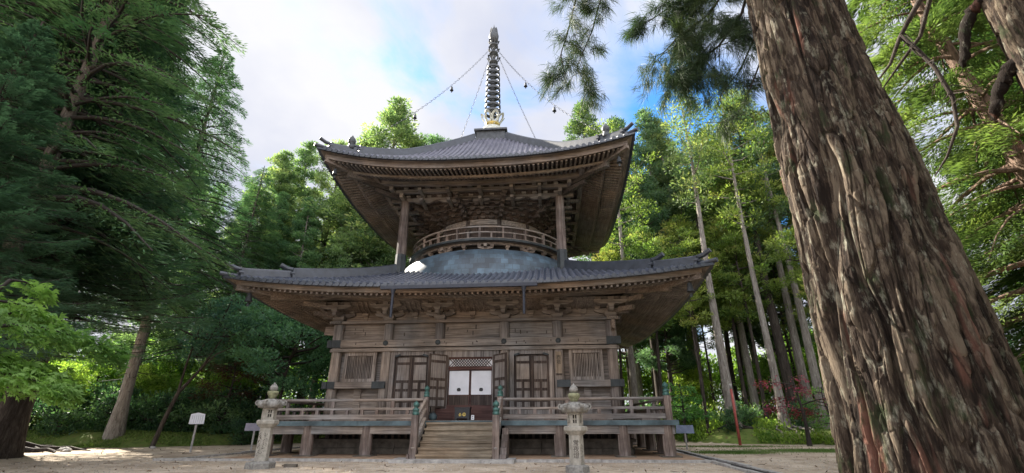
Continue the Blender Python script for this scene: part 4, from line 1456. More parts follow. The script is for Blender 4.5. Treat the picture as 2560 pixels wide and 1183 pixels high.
def lantern(label, loc, rz, s, H, slab, writing):
    """hexagonal stone lantern; H = height of shaft top"""
    t = thing('stone_lantern', label, 'stone lantern', loc, rz, 'stone lanterns before the pagoda')
    hr = 0.0
    base = hexring(MB(), [(slab, -.12), (slab, .10), (slab * .93, .13), (slab * .55, .15)]).build('base_slab', M['stone'], t)
    z0, z1 = .12, H
    sh = hexring(MB(), [(.186 * s, z0), (.178 * s, z1)]).build('shaft', M['stone_pale'], t)
    put = []
    tray = hexring(MB(), [(.20 * s, z1), (.285 * s, z1 + .09), (.298 * s, z1 + .10), (.298 * s, z1 + .18), (.265 * s, z1 + .205)]).build('tray', M['stone_pale'], t)
    zb = z1 + .205; hb = .30 * s / .95
    # fire box: six posts, sills, dark core
    fb = MB()
    ap = .20 * s
    hexring(fb, [(ap, zb), (ap, zb + .07)]); hexring(fb, [(ap, zb + hb - .05), (ap, zb + hb)])
    for k in range(6):
        a = 2 * math.pi * k / 6; a2 = 2 * math.pi * (k + 1) / 6
        p, q = Vector((ap * math.cos(a), ap * math.sin(a), 0)), Vector((ap * math.cos(a2), ap * math.sin(a2), 0))
        nrm = ((p + q) / 2).normalized()
        for f0, f1 in ((0, .27), (.73, 1.0)):
            A, B_ = p.lerp(q, f0) - nrm * .025, p.lerp(q, f1) - nrm * .025
            c = (A + B_) / 2
            fb.bar(A + Vector((0, 0, zb + hb / 2)), B_ + Vector((0, 0, zb + hb / 2)), .05, hb - .12 + .002, (0, 0, 1))
        if writing != 'bars' or k % 2 == 0:
            c = (p + q) / 2 - nrm * .03
            fb.bar(p.lerp(q, .27) - nrm * .03 + Vector((0, 0, zb + hb * .52)), p.lerp(q, .73) - nrm * .03 + Vector((0, 0, zb + hb * .52)), .02, .022)
            fb.bar(c + Vector((0, 0, zb + .07)), c + Vector((0, 0, zb + hb - .05)), .02, .018, nrm)
        else:
            for f_ in (.34, .44, .56, .66):
                c = p.lerp(q, f_) - nrm * .02
                fb.bar(c + Vector((0, 0, zb + .07)), c + Vector((0, 0, zb + hb - .05)), .02, .028, nrm)
    fbo = fb.build('fire_box', M['stone_pale'], t)
    hexring(MB(), [(ap * .78, zb + .06), (ap * .78, zb + hb - .04)]).build('fire_box_core', M['void'], fbo)
    # roof with scrolled corners
    zk = zb + hb
    kb = MB(); n = 48
    prof = [(.18, -.0, 0), (.80, .0, .35), (1.0, .06, 1.0), (1.0, .12, 1.0), (.80, .17, .5), (.55, .215, .2), (.38, .25, 0), (.30, .262, 0)]
    vs_ = []
    for (rf, z, lob) in prof:
        for k in range(n):
            a = 2 * math.pi * k / n
            c6 = abs(math.cos(3 * a)) ** 2
            hexr = math.cos(math.pi / 6) / math.cos((a % (math.pi / 3)) - math.pi / 6)
            r_ = .405 * s * rf * (hexr * (1 - .15 * lob) + .13 * lob * c6)
            vs_.append((r_ * math.cos(a), r_ * math.sin(a), zk + z * s + .07 * s * lob * c6 ** 2 * (1 if z > .05 else .3)))
    m = len(prof)
    kb.add(vs_, [(i * n + k, i * n + (k + 1) % n, (i + 1) * n + (k + 1) % n, (i + 1) * n + k) for i in range(m - 1) for k in range(n)] + [tuple(range(n - 1, -1, -1)), tuple(range((m - 1) * n, m * n))])
    ko = kb.build('lantern_roof', M['stone'], t, True)
    for k in range(6):
        a = 2 * math.pi * k / 6; d = Vector((math.cos(a), math.sin(a), 0)); sd = Vector((-math.sin(a), math.cos(a), 0))
        c = d * .355 * s + Vector((0, 0, zk + .155 * s)); pts = []
        for q in range(11):
            th = -1.9 + q * .52; r_ = .072 * s * (1 - .045 * q)
            pts.append(c + d * r_ * math.cos(th) + Vector((0, 0, r_ * math.sin(th))))
        m_ = MB()
        for A, B_ in zip(pts[:-1], pts[1:]):
            m_.bar(A, B_, .10 * s, .036 * s, sd.cross((B_ - A).normalized()))
        m_.build('corner_scroll', M['stone'], ko)
    zu = zk + .262 * s
    MB().lathe([(.09 * s, zu - .01), (.10 * s, zu + .05), (.15 * s, zu + .12), (.158 * s, zu + .18), (.14 * s, zu + .215), (.10 * s, zu + .22)], 18).build('lotus_cup', M['stone_mossy'], t, True)
    zj = zu + .215 * s
    MB().lathe([(.07 * s, zj), (.108 * s, zj + .04), (.116 * s, zj + .09), (.10 * s, zj + .14), (.06 * s, zj + .185), (.03 * s, zj + .21), (.006 * s, zj + .25)], 18).build('jewel_top', M['stone'], t, True)
    return t, z1


M['stone_mossy'] = plain('mossy_granite', (.20, .20, .12), .95, 0, .5, 12, .6, .2)
lr, zs1 = lantern('short-based stone lantern with three carved characters, in front of the stair right of centre', (3.73, -11.45, 0), math.radians(-6), 1.02, .84, .30, 'lattice')
put_text('常\n夜\n燈', .150, M['ink_soft'], lr, (0, -.1615, .50), 0, 0)
mb = MB(); rr = random.Random(9)
for k in range(16):  # worn, unreadable column of small carving on the side face
    z = .62 - k * .028; u = rr.uniform(-.05, .05)
    p = Vector((math.cos(-math.pi / 6) * .161, math.sin(-math.pi / 6) * .161, 0)); sd = Vector((math.sin(math.pi / 6), math.cos(math.pi / 6), 0))
    a = p + sd * u + Vector((0, 0, z)); mb.bar(a, a + sd * rr.uniform(-.05, .05) + Vector((0, 0, rr.uniform(-.03, .03))), .008, .006, p.normalized())
mb.build('worn_carving', M['ink_soft'], lr)
ll, zs1 = lantern('pale stone lantern on a broad hexagonal slab, left of the stair before the veranda end', (-5.0, -10.75, 0), math.radians(34), .98, 1.02, .385, 'bars')
mb = MB(); rr = random.Random(10)
for fa, n0 in ((-math.pi / 2, 26), (-math.pi / 2 - math.pi / 3, 30)):
    p = Vector((math.cos(fa), math.sin(fa), 0)); sd = Vector((-p.y, p.x, 0))
    for k in range(n0):
        z = .85 - (k // 3) * .062 + rr.uniform(-.015, .015); a = p * .157 + sd * rr.uniform(-.05, .04) + Vector((0, 0, z))
        mb.bar(a, a + sd * rr.uniform(-.045, .045) + Vector((0, 0, rr.uniform(-.045, .045))), .010, .008, p)
mb.build('worn_carving', M['ink_soft'], ll)
st = MB_multi([(-.18, .18, -.06, .06, -.03, .05)]).build('loose_stone', M['stone_dark']); st.location = (-4.3, -10.4, 0); tag(st, 'flat brown stone on the sand beside the slab of the left lantern', 'stone')


# ------------------------------------------------------------------ sign boards and pole
def signboard(label, loc, rz, w, h, zb, board, post, peak=.07, lines=5):
    t = thing('signboard', label, 'signboard', loc, rz)
    m_ = MB()
    P_ = [(-w / 2 - .02, zb), (w / 2 + .02, zb), (w / 2, zb + h), (0, zb + h + peak), (-w / 2, zb + h)]
    n = 5
    m_.add([(x, -.045, z) for x, z in P_] + [(x, -.015, z) for x, z in P_], [tuple(range(n)), tuple(range(2 * n - 1, n - 1, -1))] + [((i + 1) % n, i, i + n, (i + 1) % n + n) for i in range(n)])
    m_.build('board', board, t)
    MB_multi([(-.035, .035, -.012, .055, -.15, zb + h * .8)]).build('post', post, t)
    if lines:
        m_ = MB(); r_ = random.Random(3)
        for k in range(lines):
            x = -w * .36 + k * w * .72 / (lines - 1); z = zb + h * .86
            while z > zb + h * (.16 if k else .45):
                q = r_.uniform(.012, .022); m_.box(x - .009, x + .009, -.047, -.0448, z - q, z); z -= q + .010
        m_.build('faint_lettering', M['ink_faint'], t)
    return t


signboard('white house-shaped notice board on a pale post at the left forest edge', (-12.15, -4.05, 0), .35, .54, .40, 1.09, M['sign_white'], M['kerb'], .06, 6)
signboard('low greyish notice board half hidden behind the left stone lantern', (-9.45, -4.1, 0), .45, .72, .30, .82, M['sign_purple'], M['kerb'], .0, 0)
signboard('low bluish notice board beside the right corner of the veranda', (9.1, -1.3, 0), -.1, .74, .34, .64, M['sign_blue'], M['kerb'], .0, 0)
pr = thing('marker_pole', 'thin faded red pole with pale top at the edge of the right grove', 'pole', (12.85, 2.7, 0))
MB().lathe([(.075, -.1), (.065, 2.75)], 10).build('pole_shaft', M['pole_red'], pr, True)
MB().lathe([(.068, 2.75), (.064, 3.0), (.03, 3.03)], 10).build('pole_cap', M['kerb'], pr, True)


# ------------------------------------------------------------------ vegetation
def unit(a):
    return a / np.maximum(np.linalg.norm(a, axis=-1, keepdims=True), 1e-6)


def leaf_quads(name, P, D, N, L_, W_, mat, rnd_toplit):
    """one diamond-shaped blade per point"""
    D = unit(D); S = unit(np.cross(D, N)); L_ = L_[:, None]; W_ = W_[:, None]
    up = unit(np.cross(S, D))
    mid = P + D * L_ * .5
    V = np.stack([P, mid + S * W_ * .5 + up * W_ * .12, P + D * L_ - up * W_ * .1, mid - S * W_ * .5 + up * W_ * .12], 1).reshape(-1, 3)
    F = np.arange(len(P) * 4).reshape(-1, 4)
    return fast_mesh(name, V, F, mat, 4, {'rnd_toplit': np.repeat(rnd_toplit, 4)})


def star_leaves(name, P, D, N, L_, mat, rnd_toplit, lobes=(-75, -38, 0, 38, 75)):
    D = unit(D); N = unit(N); S = unit(np.cross(D, N)); Vs = []
    for a in lobes:
        a = math.radians(a); ln = (1.0 - .35 * abs(a) / 1.31)
        d = D * math.cos(a) + S * math.sin(a); s = unit(np.cross(d, N)); l = (L_ * ln)[:, None]
        m = P + d * l * .5
        Vs.append(np.stack([P, m + s * l * .17, P + d * l - N * l * .1, m - s * l * .17], 1))
    V = np.stack(Vs, 1).reshape(-1, 3)
    F = np.arange(len(V)).reshape(-1, 4)
    return fast_mesh(name, V, F, mat, 4, {'rnd_toplit': np.repeat(rnd_toplit, 4 * len(lobes))})


def tubes_mesh(name, paths, mat, n=5, smooth=True):
    mb = MB()
    for pts, rad in paths:
        mb.tube(pts, rad, n, False)
    me = bpy.data.meshes.new(name); me.from_pydata(mb.v, [], mb.f); me.materials.append(mat)
    if smooth: me.polygons.foreach_set('use_smooth', [True] * len(me.polygons))
    me.update()
    return me


def trunk_path(H, r0, r1, seed, lean=(0, 0), wob=.12, flare=1.6, n=14):
    r = random.Random(seed); pts, rad = [], []
    for k in range(n + 1):
        t = k / n; z = H * t
        pts.append((lean[0] * t + wob * math.sin(3.1 * t * 2 + seed) * t, lean[1] * t + wob * math.cos(2.3 * t * 2 + seed) * t, z - .25))
        rad.append((r0 + (r1 - r0) * t) * (1 + (flare - 1) * math.exp(-z / (r0 * 2.2))))
    return pts, rad


def on_path(pts, t):
    x = t * (len(pts) - 1); i = min(int(x), len(pts) - 2); f = x - i
    a, b = pts[i], pts[i + 1]
    return tuple(a[k] + (b[k] - a[k]) * f for k in range(3))


def cedar_proto(seed, H, hb, rad_fn, nb, per, LL, WW, leafm, barkm, r0, droop=.45, rise=.18, lean=(0, 0), bare=.15, twigs=True, flat=.26, tipup=.0, dead=0):
    """conifer with tiers of drooping flattened fronds; returns (trunk mesh, crown mesh)"""
    g = np.random.default_rng(seed)
    pts, rad = trunk_path(H, r0, .03, seed, lean)
    paths = [(pts, rad)]
    Ps, Ds, Ns, Ls, Ws, Rs = [], [], [], [], [], []
    for k in range(nb):
        t = (k + g.random()) / nb
        h = hb + (H - hb) * (1 - (1 - t) ** 1.0) * .985
        base = np.array(on_path(pts, h / H)); az = k * 2.39996 + g.normal(0, .35)
        ln = rad_fn((h - hb) / (H - hb)) * g.uniform(.68, 1.12)
        if ln < .25: ln = .25
        ri, dr = rise + g.normal(0, .06), droop * g.uniform(.7, 1.2)
        o = np.array([math.cos(az), math.sin(az), 0.]); sd = np.array([-math.sin(az), math.cos(az), 0.])
        bend = g.normal(0, .12)

        def pos(s):
            s = np.asarray(s)[:, None]
            return base + o * ln * s + sd * ln * bend * s * s + np.array([0, 0, 1.]) * ln * (ri * s - dr * s * s + tipup * s ** 4)
        bp = pos(np.linspace(0, 1, 6))
        br = max(.012, .018 * ln + .008)
        paths.append(([tuple(p) for p in bp], [br * (1 - .85 * q / 5) for q in range(6)]))
        n = int(per * (.35 + ln))
        s = bare + (1 - bare) * g.random(n) ** .8
        lat = g.uniform(-1, 1, n); lat = np.sign(lat) * np.abs(lat) ** .8
        wid = ln * flat * (1.15 - s) * 1.3 + .10
        off = lat * wid
        c = pos(s) + sd * off[:, None] + o * (np.abs(off) * .55)[:, None]
        c[:, 2] += -np.abs(off) * .30 + g.normal(0, .05, n) - g.random(n) ** 2 * .18 * min(1.5, ln)
        d = o * (.8 + .3 * g.random(n))[:, None] + sd * (np.sign(lat) * (.25 + .7 * g.random(n)))[:, None] + g.normal(0, .22, (n, 3))
        d[:, 2] += -.28 + tipup * 1.2
        Ps.append(c); Ds.append(d); Ns.append(np.array([0, 0, 1.]) + g.normal(0, .35, (n, 3)))
        q = g.uniform(.65, 1.3, n); Ls.append(LL * q); Ws.append(WW * q)
        Rs.append(np.clip(g.normal(.5, .2) + g.normal(0, .15, n), 0, 1))
    for k in range(dead):
        h = hb * g.uniform(.3, 1.0); az = g.uniform(0, 6.28); b = np.array(on_path(pts, h / H)); l = g.uniform(.6, 2.2)
        e = b + np.array([math.cos(az) * l, math.sin(az) * l, -.1 * l + g.normal(0, .2)]); m_ = (b + e) / 2 + g.normal(0, .1, 3)
        paths.append(([tuple(b), tuple(m_), tuple(e)], [.03, .02, .006]))
    tm = tubes_mesh('trunk', [paths[0]], barkm, 12); lm = tubes_mesh('limb', paths[1:], M['twig_dark'] if twigs else barkm, 4)
    cm = leaf_quads('crown', np.concatenate(Ps), np.concatenate(Ds), np.concatenate(Ns), np.concatenate(Ls), np.concatenate(Ws), leafm, np.concatenate(Rs))
    return tm, lm, cm


def clump_proto(seed, H, hb, rad_fn, nb, nclump, per, LL, WW, leafm, barkm, r0, cr=.8, flatten=.7, lean=(0, 0), upb=.35, twig=None, inner=.35, droopy=0.0):
    """tree whose foliage sits in rounded tufts at the ends of limbs"""
    g = np.random.default_rng(seed)
    pts, rad = trunk_path(H, r0, .03, seed, lean, .25)
    limbs = []
    Ps, Ds, Ns, Ls, Ws, Rs = [], [], [], [], [], []
    for k in range(nb):
        t = (k + g.random()) / nb
        h = hb + (H - hb) * t * .99
        base = np.array(on_path(pts, h / H)); az = k * 2.39996 + g.normal(0, .5)
        ln = max(.3, rad_fn(t) * g.uniform(.55, 1.15))
        o = np.array([math.cos(az), math.sin(az), 0.]); upk = upb + g.normal(0, .15)
        ctrl = np.array([0, 0, 1.]) * ln
        pos = lambda s: base + o * ln * s + ctrl * (upk * s * s - droopy * s)
        limbs.append(([tuple(pos(s)) for s in (0, .35, .7, 1.0)], [.022 * ln + .02, .016 * ln + .012, .008 * ln + .008, .006]))
        m = max(1, int(nclump * (.3 + ln / 3)))
        for j in range(m):
            s = inner + (1 - inner) * g.random() ** .7
            c = pos(s) + g.normal(0, .24, 3) * ln * np.array([.55, .55, .3])
            r_ = cr * g.uniform(.55, 1.2)
            n = int(per * r_ * r_ / (cr * cr)) + 6
            v = unit(g.normal(0, 1, (n, 3))) * (g.random(n) ** .45)[:, None] * r_
            v[:, 2] *= flatten
            Ps.append(c + v)
            d = unit(v) + np.array([0, 0, .55]) + g.normal(0, .35, (n, 3)); Ds.append(d)
            Ns.append(g.normal(0, 1, (n, 3)) + np.array([0, 0, .6]))
            q = g.uniform(.6, 1.3, n); Ls.append(LL * q); Ws.append(WW * q)
            Rs.append(np.clip(g.normal(.48, .33) + g.normal(0, .12, n) + .3 * v[:, 2] / (r_ * flatten), 0, 1))  # tuft tops lightened and undersides darkened, top light put into the leaf colour
    tm = tubes_mesh('trunk', [(pts, rad)], barkm, 10); lm = tubes_mesh('limb', limbs, twig or barkm, 4)
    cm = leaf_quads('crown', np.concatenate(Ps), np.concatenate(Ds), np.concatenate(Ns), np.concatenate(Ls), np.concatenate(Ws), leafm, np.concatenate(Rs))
    return tm, lm, cm


def plant(proto, name, label, cat, x, y, rz=0.0, sc=1.0, group=None, z=None, scz=None, barkm=None, leafm=None):
    t = thing(name, label, cat, (x, y, (gh(x, y) if z is None else z)), rz, group)
    t.scale = (sc, sc, scz or sc)
    tme = proto[0]
    if barkm is not None:
        tme = tme.copy(); tme.materials.clear(); tme.materials.append(barkm)
    link('trunk', tme, t)
    if proto[1] is not None: link('limb', proto[1], t)
    if proto[2] is not None:
        c_ = link('crown', proto[2], t)
        if leafm is not None:
            c_.material_slots[0].link = 'OBJECT'; c_.material_slots[0].material = leafm
    return t


R_ = lambda d: math.radians(d)
cone = lambda R0, p=1.0, top=.25: (lambda t: R0 * (1 - t) ** p + top * (1 - t))
egg = lambda R0, a=.25: (lambda t: R0 * (min(1, (t + .12) / a) ** .7 if t < a else ((1 - t) / (1 - a)) ** .65 + .04))

# ---- prototypes
FIR = [cedar_proto(1, 30, 7.0, cone(5.6, .80), 330, 105, .24, .045, M['fir'], M['bark_dark'], .50, droop=.26, rise=.06, tipup=.22, flat=.15),
       cedar_proto(2, 31, 7.2, cone(5.8, .72), 240, 72, .25, .045, M['fir2'], M['bark_mid'], .28, droop=.42, rise=.12, flat=.19, dead=14),
       cedar_proto(3, 29, 8.2, cone(5.4, .6), 230, 88, .24, .045, M['fir2'], M['bark_mid'], .34, droop=.42, rise=.18, flat=.2, dead=18)]
CYP = [clump_proto(11, 30, 9, egg(3.4, .3), 84, 8, 84, .24, .09, M['cypress'], M['bark_grey'], .36, cr=.62, flatten=.5, inner=.45),
       clump_proto(12, 29, 7, egg(3.1, .25), 84, 8, 84, .24, .09, M['cypress_b'], M['bark_grey'], .34, cr=.6, flatten=.5, inner=.45),
       clump_proto(13, 28, 6, cone(3.6, .75, .5), 90, 8, 80, .24, .085, M['cypress_b'], M['bark_dark'], .33, cr=.58, flatten=.5, inner=.45),
       clump_proto(14, 27, 12, egg(4.2, .35), 54, 7, 95, .28, .06, M['pine_y'], M['bark_grey'], .33, cr=.66, flatten=.42),
       clump_proto(15, 30, 12, egg(3.6, .4), 64, 8, 86, .24, .085, M['cypress'], M['bark_dark'], .38, cr=.62, flatten=.5, inner=.45)]
SPIKE = clump_proto(16, 30, 4, cone(3.0, .8, .35), 110, 6, 80, .24, .09, M['cypress'], M['bark_dark'], .26, cr=.6)
BROAD = [clump_proto(21, 8.5, 2.6, egg(3.4, .5), 26, 6, 75, .17, .10, M['broad'], M['twig_dark'], .10, cr=.75, flatten=.45, upb=.5, lean=(.6, .3)),
         clump_proto(22, 7.5, 2.2, egg(3.2, .5), 24, 6, 75, .17, .10, M['shrub'], M['twig_dark'], .09, cr=.75, flatten=.5, upb=.4, lean=(-.5, .2))]
BUSH = clump_proto(31, 1.7, .15, egg(1.25, .5), 18, 5, 70, .13, .075, M['shrub'], M['twig_dark'], .04, cr=.5, flatten=.7, upb=.5)
BUSH_B = clump_proto(32, 6.5, .8, egg(3.0, .45), 34, 6, 70, .22, .13, M['bright'], M['twig_dark'], .10, cr=.95, flatten=.6, upb=.4)

# ---- tall dark conifers on the left
G = 'tall dark conifers on the left'
plant(FIR[0], 'fir_tree', 'dense dark fir with jagged conical right edge, rightmost of the tall left conifers', 'tree', -17.1, -10.1, .4, 1.05, G)
plant(FIR[1], 'cedar_tree', 'tall cedar with thick pale leaning-looking trunk and sparse branches against bright sky, far left', 'tree', -12.95, -12.6, 2.1, .98, G)
plant(FIR[2], 'cedar_tree', 'tall cedar with dark bare trunk between the pale-trunked cedar and the jagged fir', 'tree', -15.6, -9.6, .9, .62, G, None, 1.0)
plant(FIR[1], 'cedar_tree', 'bushy dark cedar filling the left frame edge behind the green maple', 'tree', -16.2, -14.5, 4.0, .86, G)
plant(FIR[0], 'fir_tree', 'dark fir standing deeper behind the pale-trunked cedar on the left', 'tree', -23.0, -7.5, 2.8, 1.0, G)
plant(FIR[2], 'cedar_tree', 'massive old cedar with spreading roots at the left edge of the sand', 'tree', -20.6, -4.0, 3.3, .95, G)
plant(FIR[2], 'cedar_tree', 'grey-trunked cedar rising from the mossy bank left of the notice board', 'tree', -20.2, .7, 5.3, .92, G, None, None, M['bark_grey'])
plant(FIR[1], 'cedar_tree', 'dark cedar behind the thin forked tree on the left bank', 'tree', -20.8, 8.4, .2, .85, G, None, .68)

plant(FIR[0], 'fir_tree', 'young bushy fir at the left frame edge above the green maple', 'tree', -9.9, -16.3, 1.0, .52, G, None, .37)
plant(FIR[0], 'fir_tree', 'mid-sized dense fir in front of the pale-trunked cedar on the left', 'tree', -15.4, -11.0, 2.2, .80, G, None, .50)
plant(FIR[0], 'fir_tree', 'large dense fir just left of the jagged fir, hiding the trunks behind', 'tree', -17.0, -7.4, 5.2, .92, G, None, .76)

# ---- grove behind the pagoda
G = 'sunlit conifers behind the pagoda'
plant(SPIKE, 'cypress_tree', 'spiky-topped conifer, taller of the two pointed crowns right of the dark left firs', 'tree', -23.9, 11.8, 0, .84, G, None, .72, leafm=M['cypress_lit'])
plant(SPIKE, 'cypress_tree', 'spiky-topped conifer, shorter of the two pointed crowns beside the dark left firs', 'tree', -25.9, 10.6, 2, .84, G, None, .68, leafm=M['cypress_b_lit'])
plant(CYP[1], 'cypress_tree', 'round-topped green conifer left of the upper roof corner', 'tree', -21.8, 16.6, 1, .98, G, leafm=M['cypress_lit'])
plant(CYP[0], 'cypress_tree', 'tall tufted conifer rising behind the left half of the upper roof', 'tree', -12.2, 14.8, 2.2, 1.45, G, None, 1.06, leafm=M['cypress_lit'])
plant(CYP[3], 'cypress_tree', 'thin-crowned conifer just left of the spire above the upper roof', 'tree', -8.6, 16.2, .5, 1.15, G, None, 1.06, leafm=M['cypress_b_lit'])
plant(CYP[0], 'cypress_tree', 'tufted conifer making the left shoulder of the crown behind the upper roof', 'tree', -14.4, 15.6, 5.1, 1.3, G, None, .96, leafm=M['cypress_lit'])
plant(CYP[1], 'cypress_tree', 'tufted conifer making the right shoulder of the crown behind the upper roof', 'tree', -10.0, 15.4, 3.7, 1.3, G, None, .97, leafm=M['cypress_lit'])
plant(CYP[1], 'cypress_tree', 'conifer filling the gap between the jagged fir and the two pointed crowns', 'tree', -26.8, 8.2, 3.0, 1.0, G, None, .72, leafm=M['cypress_b_lit'])
plant(CYP[0], 'cypress_tree', 'conifer between the two pointed crowns and the round-topped conifer', 'tree', -23.0, 14.0, 3.9, 1.0, G, None, .86, leafm=M['cypress_lit'])
plant(CYP[4], 'cypress_tree', 'slim conifer with bare grey trunk under the left upper eave', 'tree', -17.8, 15.2, .4, .92, G, leafm=M['cypress_lit'])
plant(CYP[0], 'cypress_tree', 'broad tufted conifer behind the hanging twigs over the right upper roof', 'tree', 7.6, 17.4, 4.2, 1.10, G)
plant(CYP[1], 'cypress_tree', 'tall full conifer just right of the upper roof corner against blue sky', 'tree', 13.5, 16.4, 3.1, 1.06, G)
plant(CYP[1], 'cypress_tree', 'broad conifer close behind the right corner of the upper roof', 'tree', 10.6, 17.6, 1.7, 1.2, G, None, 1.05)
plant(CYP[0], 'cypress_tree', 'full conifer at the left edge of the blue sky gap', 'tree', 15.2, 16.8, 5.3, 1.1, G, None, .98)
plant(CYP[3], 'pine_tree', 'yellow-green pine with open tiers and pale trunk left of the big foreground trunk', 'tree', 20.1, 9.5, 1.5, 1.0, G)
plant(CYP[3], 'pine_tree', 'open pine with bare reddish limbs right of the blue sky gap', 'tree', 17.4, 11.2, 3.7, .90, G)
for (x, y, p, s, a) in ((-24.6, 19, 2, .85, 2), (-19.5, 20.5, 0, .84, 3), (-15.0, 20.5, 2, .9, 4), (-21.0, 12.2, 2, .72, 2.5), (-17.5, 11.2, 1, .66, 5), (-14.2, 12.6, 2, .74, 1.2), (-10.3, 19.5, 1, .85, .3), (-22.6, 14.2, 0, .78, 2.2), (-20.8, 9.6, 2, .56, .2), (-6.5, 19.5, 0, .85, 1.1)):
    plant(CYP[p], 'cypress_tree', 'mid-green tufted conifer in the grove filling the gap between dark firs and pagoda', 'tree', x, y, a, s, 'grove conifers left of the pagoda', leafm=M['cypress_b_lit' if p else 'cypress_lit'])
for (x, y, p, s, a) in ((10.8, 21, 2, .92, 1), (16.4, 20, 4, .9, 2), (20.5, 17.5, 1, .88, 3), (24.5, 14.5, 0, .86, 4), (27, 9, 2, .9, 5), (12.2, 12.8, 2, .62, 2), (23.4, 20.5, 4, .9, .4), (29.0, 16, 1, .9, 1.7), (23.2, 6.4, 4, .82, .9), (14.8, 18.4, 1, .88, 2.2), (18.6, 14.6, 0, .84, 5.5), (22.2, 16.6, 2, .9, 1.9), (26.4, 12.0, 1, .88, 3.3), (10.2, 17.6, 2, .9, .6), (17.4, 22.5, 0, 1.0, 2.4)):
    plant(CYP[p], 'cypress_tree', 'green tufted conifer in the grove between pagoda and the big foreground trunk', 'tree', x, y, a, s, 'grove conifers right of the pagoda')

# trunks of the right grove
TR = [clump_proto(41, 25, 15, egg(2.6, .4), 26, 4, 70, .26, .09, M['cypress'], M['bark_grey'], .33, cr=.8),
      clump_proto(42, 24, 13, egg(2.4, .4), 26, 4, 70, .26, .09, M['pine_y'], M['bark_grey'], .26, cr=.75, flatten=.5),
      clump_proto(43, 25, 11, egg(2.6, .4), 28, 4, 70, .26, .09, M['cypress_b'], M['bark_dark'], .36, cr=.8)]
G = 'tall trunks of the right grove'
plant(TR[0], 'cypress_tree', 'tall conifer with thick pale grey trunk beside the red pole', 'tree', 14.1, 6.7, 0, 1.0, G)
plant(TR[1], 'cypress_tree', 'slim conifer with bare roots spreading over the right bank', 'tree', 16.9, 6.3, 1, 1.0, G)
plant(TR[2], 'cypress_tree', 'dark-trunked conifer behind the red maple, middle of three close trunks', 'tree', 18.6, 8.4, 2, 1.05, G)
plant(TR[0], 'cypress_tree', 'pale smooth-trunked conifer behind the red maple, nearest the big trunk', 'tree', 19.9, 7.6, 3, .95, G)
plant(TR[2], 'cypress_tree', 'dark conifer trunk seen close left of the pale trunk by the red pole', 'tree', 16.0, 12.5, 4, .95, G)
plant(TR[2], 'cypress_tree', 'dark conifer trunk half hidden behind the pale trunk by the red pole', 'tree', 18.4, 15.2, 5, 1.0, G)
plant(TR[1], 'cypress_tree', 'grey conifer trunk just right of the pagoda wall under the lower eave', 'tree', 8.9, 9.6, .4, 1.05, G)
plant(TR[2], 'cypress_tree', 'dark slender trunk between veranda corner and the pale trunk', 'tree', 11.2, 12.6, 1.4, .85, G)

# low bright clumps of pine that hang in front of the right trunks
G = 'young conifers of the right grove'
YC = clump_proto(44, 13.5, 8.5, egg(2.3, .5), 16, 5, 120, .20, .07, M['pine_y'], M['bark_dark'], .11, cr=.66, flatten=.42)
YB = clump_proto(45, 16, 7, egg(2.6, .45), 30, 5, 110, .22, .08, M['pine_y'], M['bark_dark'], .15, cr=.66, flatten=.45)
plant(YB, 'cypress_tree', 'bright bushy conifer right of the lower roof corner', 'tree', 13.6, 10.2, 1, 1.0, G)
plant(YC, 'pine_tree', 'young yellow-green pine whose tuft shows beside the big foreground trunk', 'tree', 19.2, 4.4, 2, .92, G)
plant(YC, 'pine_tree', 'young pine whose low green tuft hangs right of the lower eave', 'tree', 12.4, 6.2, 4, .78, G)
plant(YB, 'cypress_tree', 'bright bushy conifer peeking over the right end of the lower roof', 'tree', 10.4, 8.2, 2.6, .94, G)
plant(YB, 'cypress_tree', 'bright bushy conifer directly under the right upper eave', 'tree', 8.2, 10.8, 1.6, .92, G)
plant(YB, 'cypress_tree', 'bright bushy conifer between the thick pale trunk and the rooted slim conifer', 'tree', 17.0, 8.9, .6, 1.0, G)
plant(YB, 'cypress_tree', 'bushy conifer behind the pale trunk and low pine tuft', 'tree', 16.2, 9.6, 3, .95, G)

for (x, y, a, sc_) in ((11.6, 16.4, 1, .95), (14.9, 18.0, 2, 1.0), (18.6, 17.6, 3, .95), (21.6, 13.4, 4, .95), (22.2, 9.2, 5, .8), (10.0, 18.6, 0, 1.0), (25.6, 7.0, 2, .9), (17.6, 15.4, 1.3, 1.05), (19.2, 20.0, 2.4, 1.1), (15.4, 13.8, .4, .8)):
    plant(YB, 'cypress_tree', 'bushy young conifer filling the gaps between the right grove trunks', 'tree', x, y, a, sc_, 'young conifers filling the right grove')

# ---- broad-leaved trees under the left conifers
G = 'small broad-leaved trees on the left bank'
plant(BROAD[0], 'broadleaf_tree', 'slender multi-stemmed tree with blue-green leaves left of the pagoda wall', 'tree', -12.4, 2.4, .3, 1.0, G)
plant(BROAD[0], 'broadleaf_tree', 'blue-green leafy tree under the left end of the lower roof', 'tree', -10.8, 6.0, 2.0, .95, G)
plant(BROAD[1], 'broadleaf_tree', 'dark leafy tree beside the left wall of the pagoda', 'tree', -8.8, 11.0, 1.0, 1.05, G)
plant(BROAD[1], 'broadleaf_tree', 'dark leafy tree behind the thin forked trunk', 'tree', -15.2, 5.6, 3.0, 1.1, G)
plant(BROAD[0], 'broadleaf_tree', 'tall blue-green tree between the multi-stemmed tree and the grove', 'tree', -13.2, 8.6, 4.0, 1.2, G)
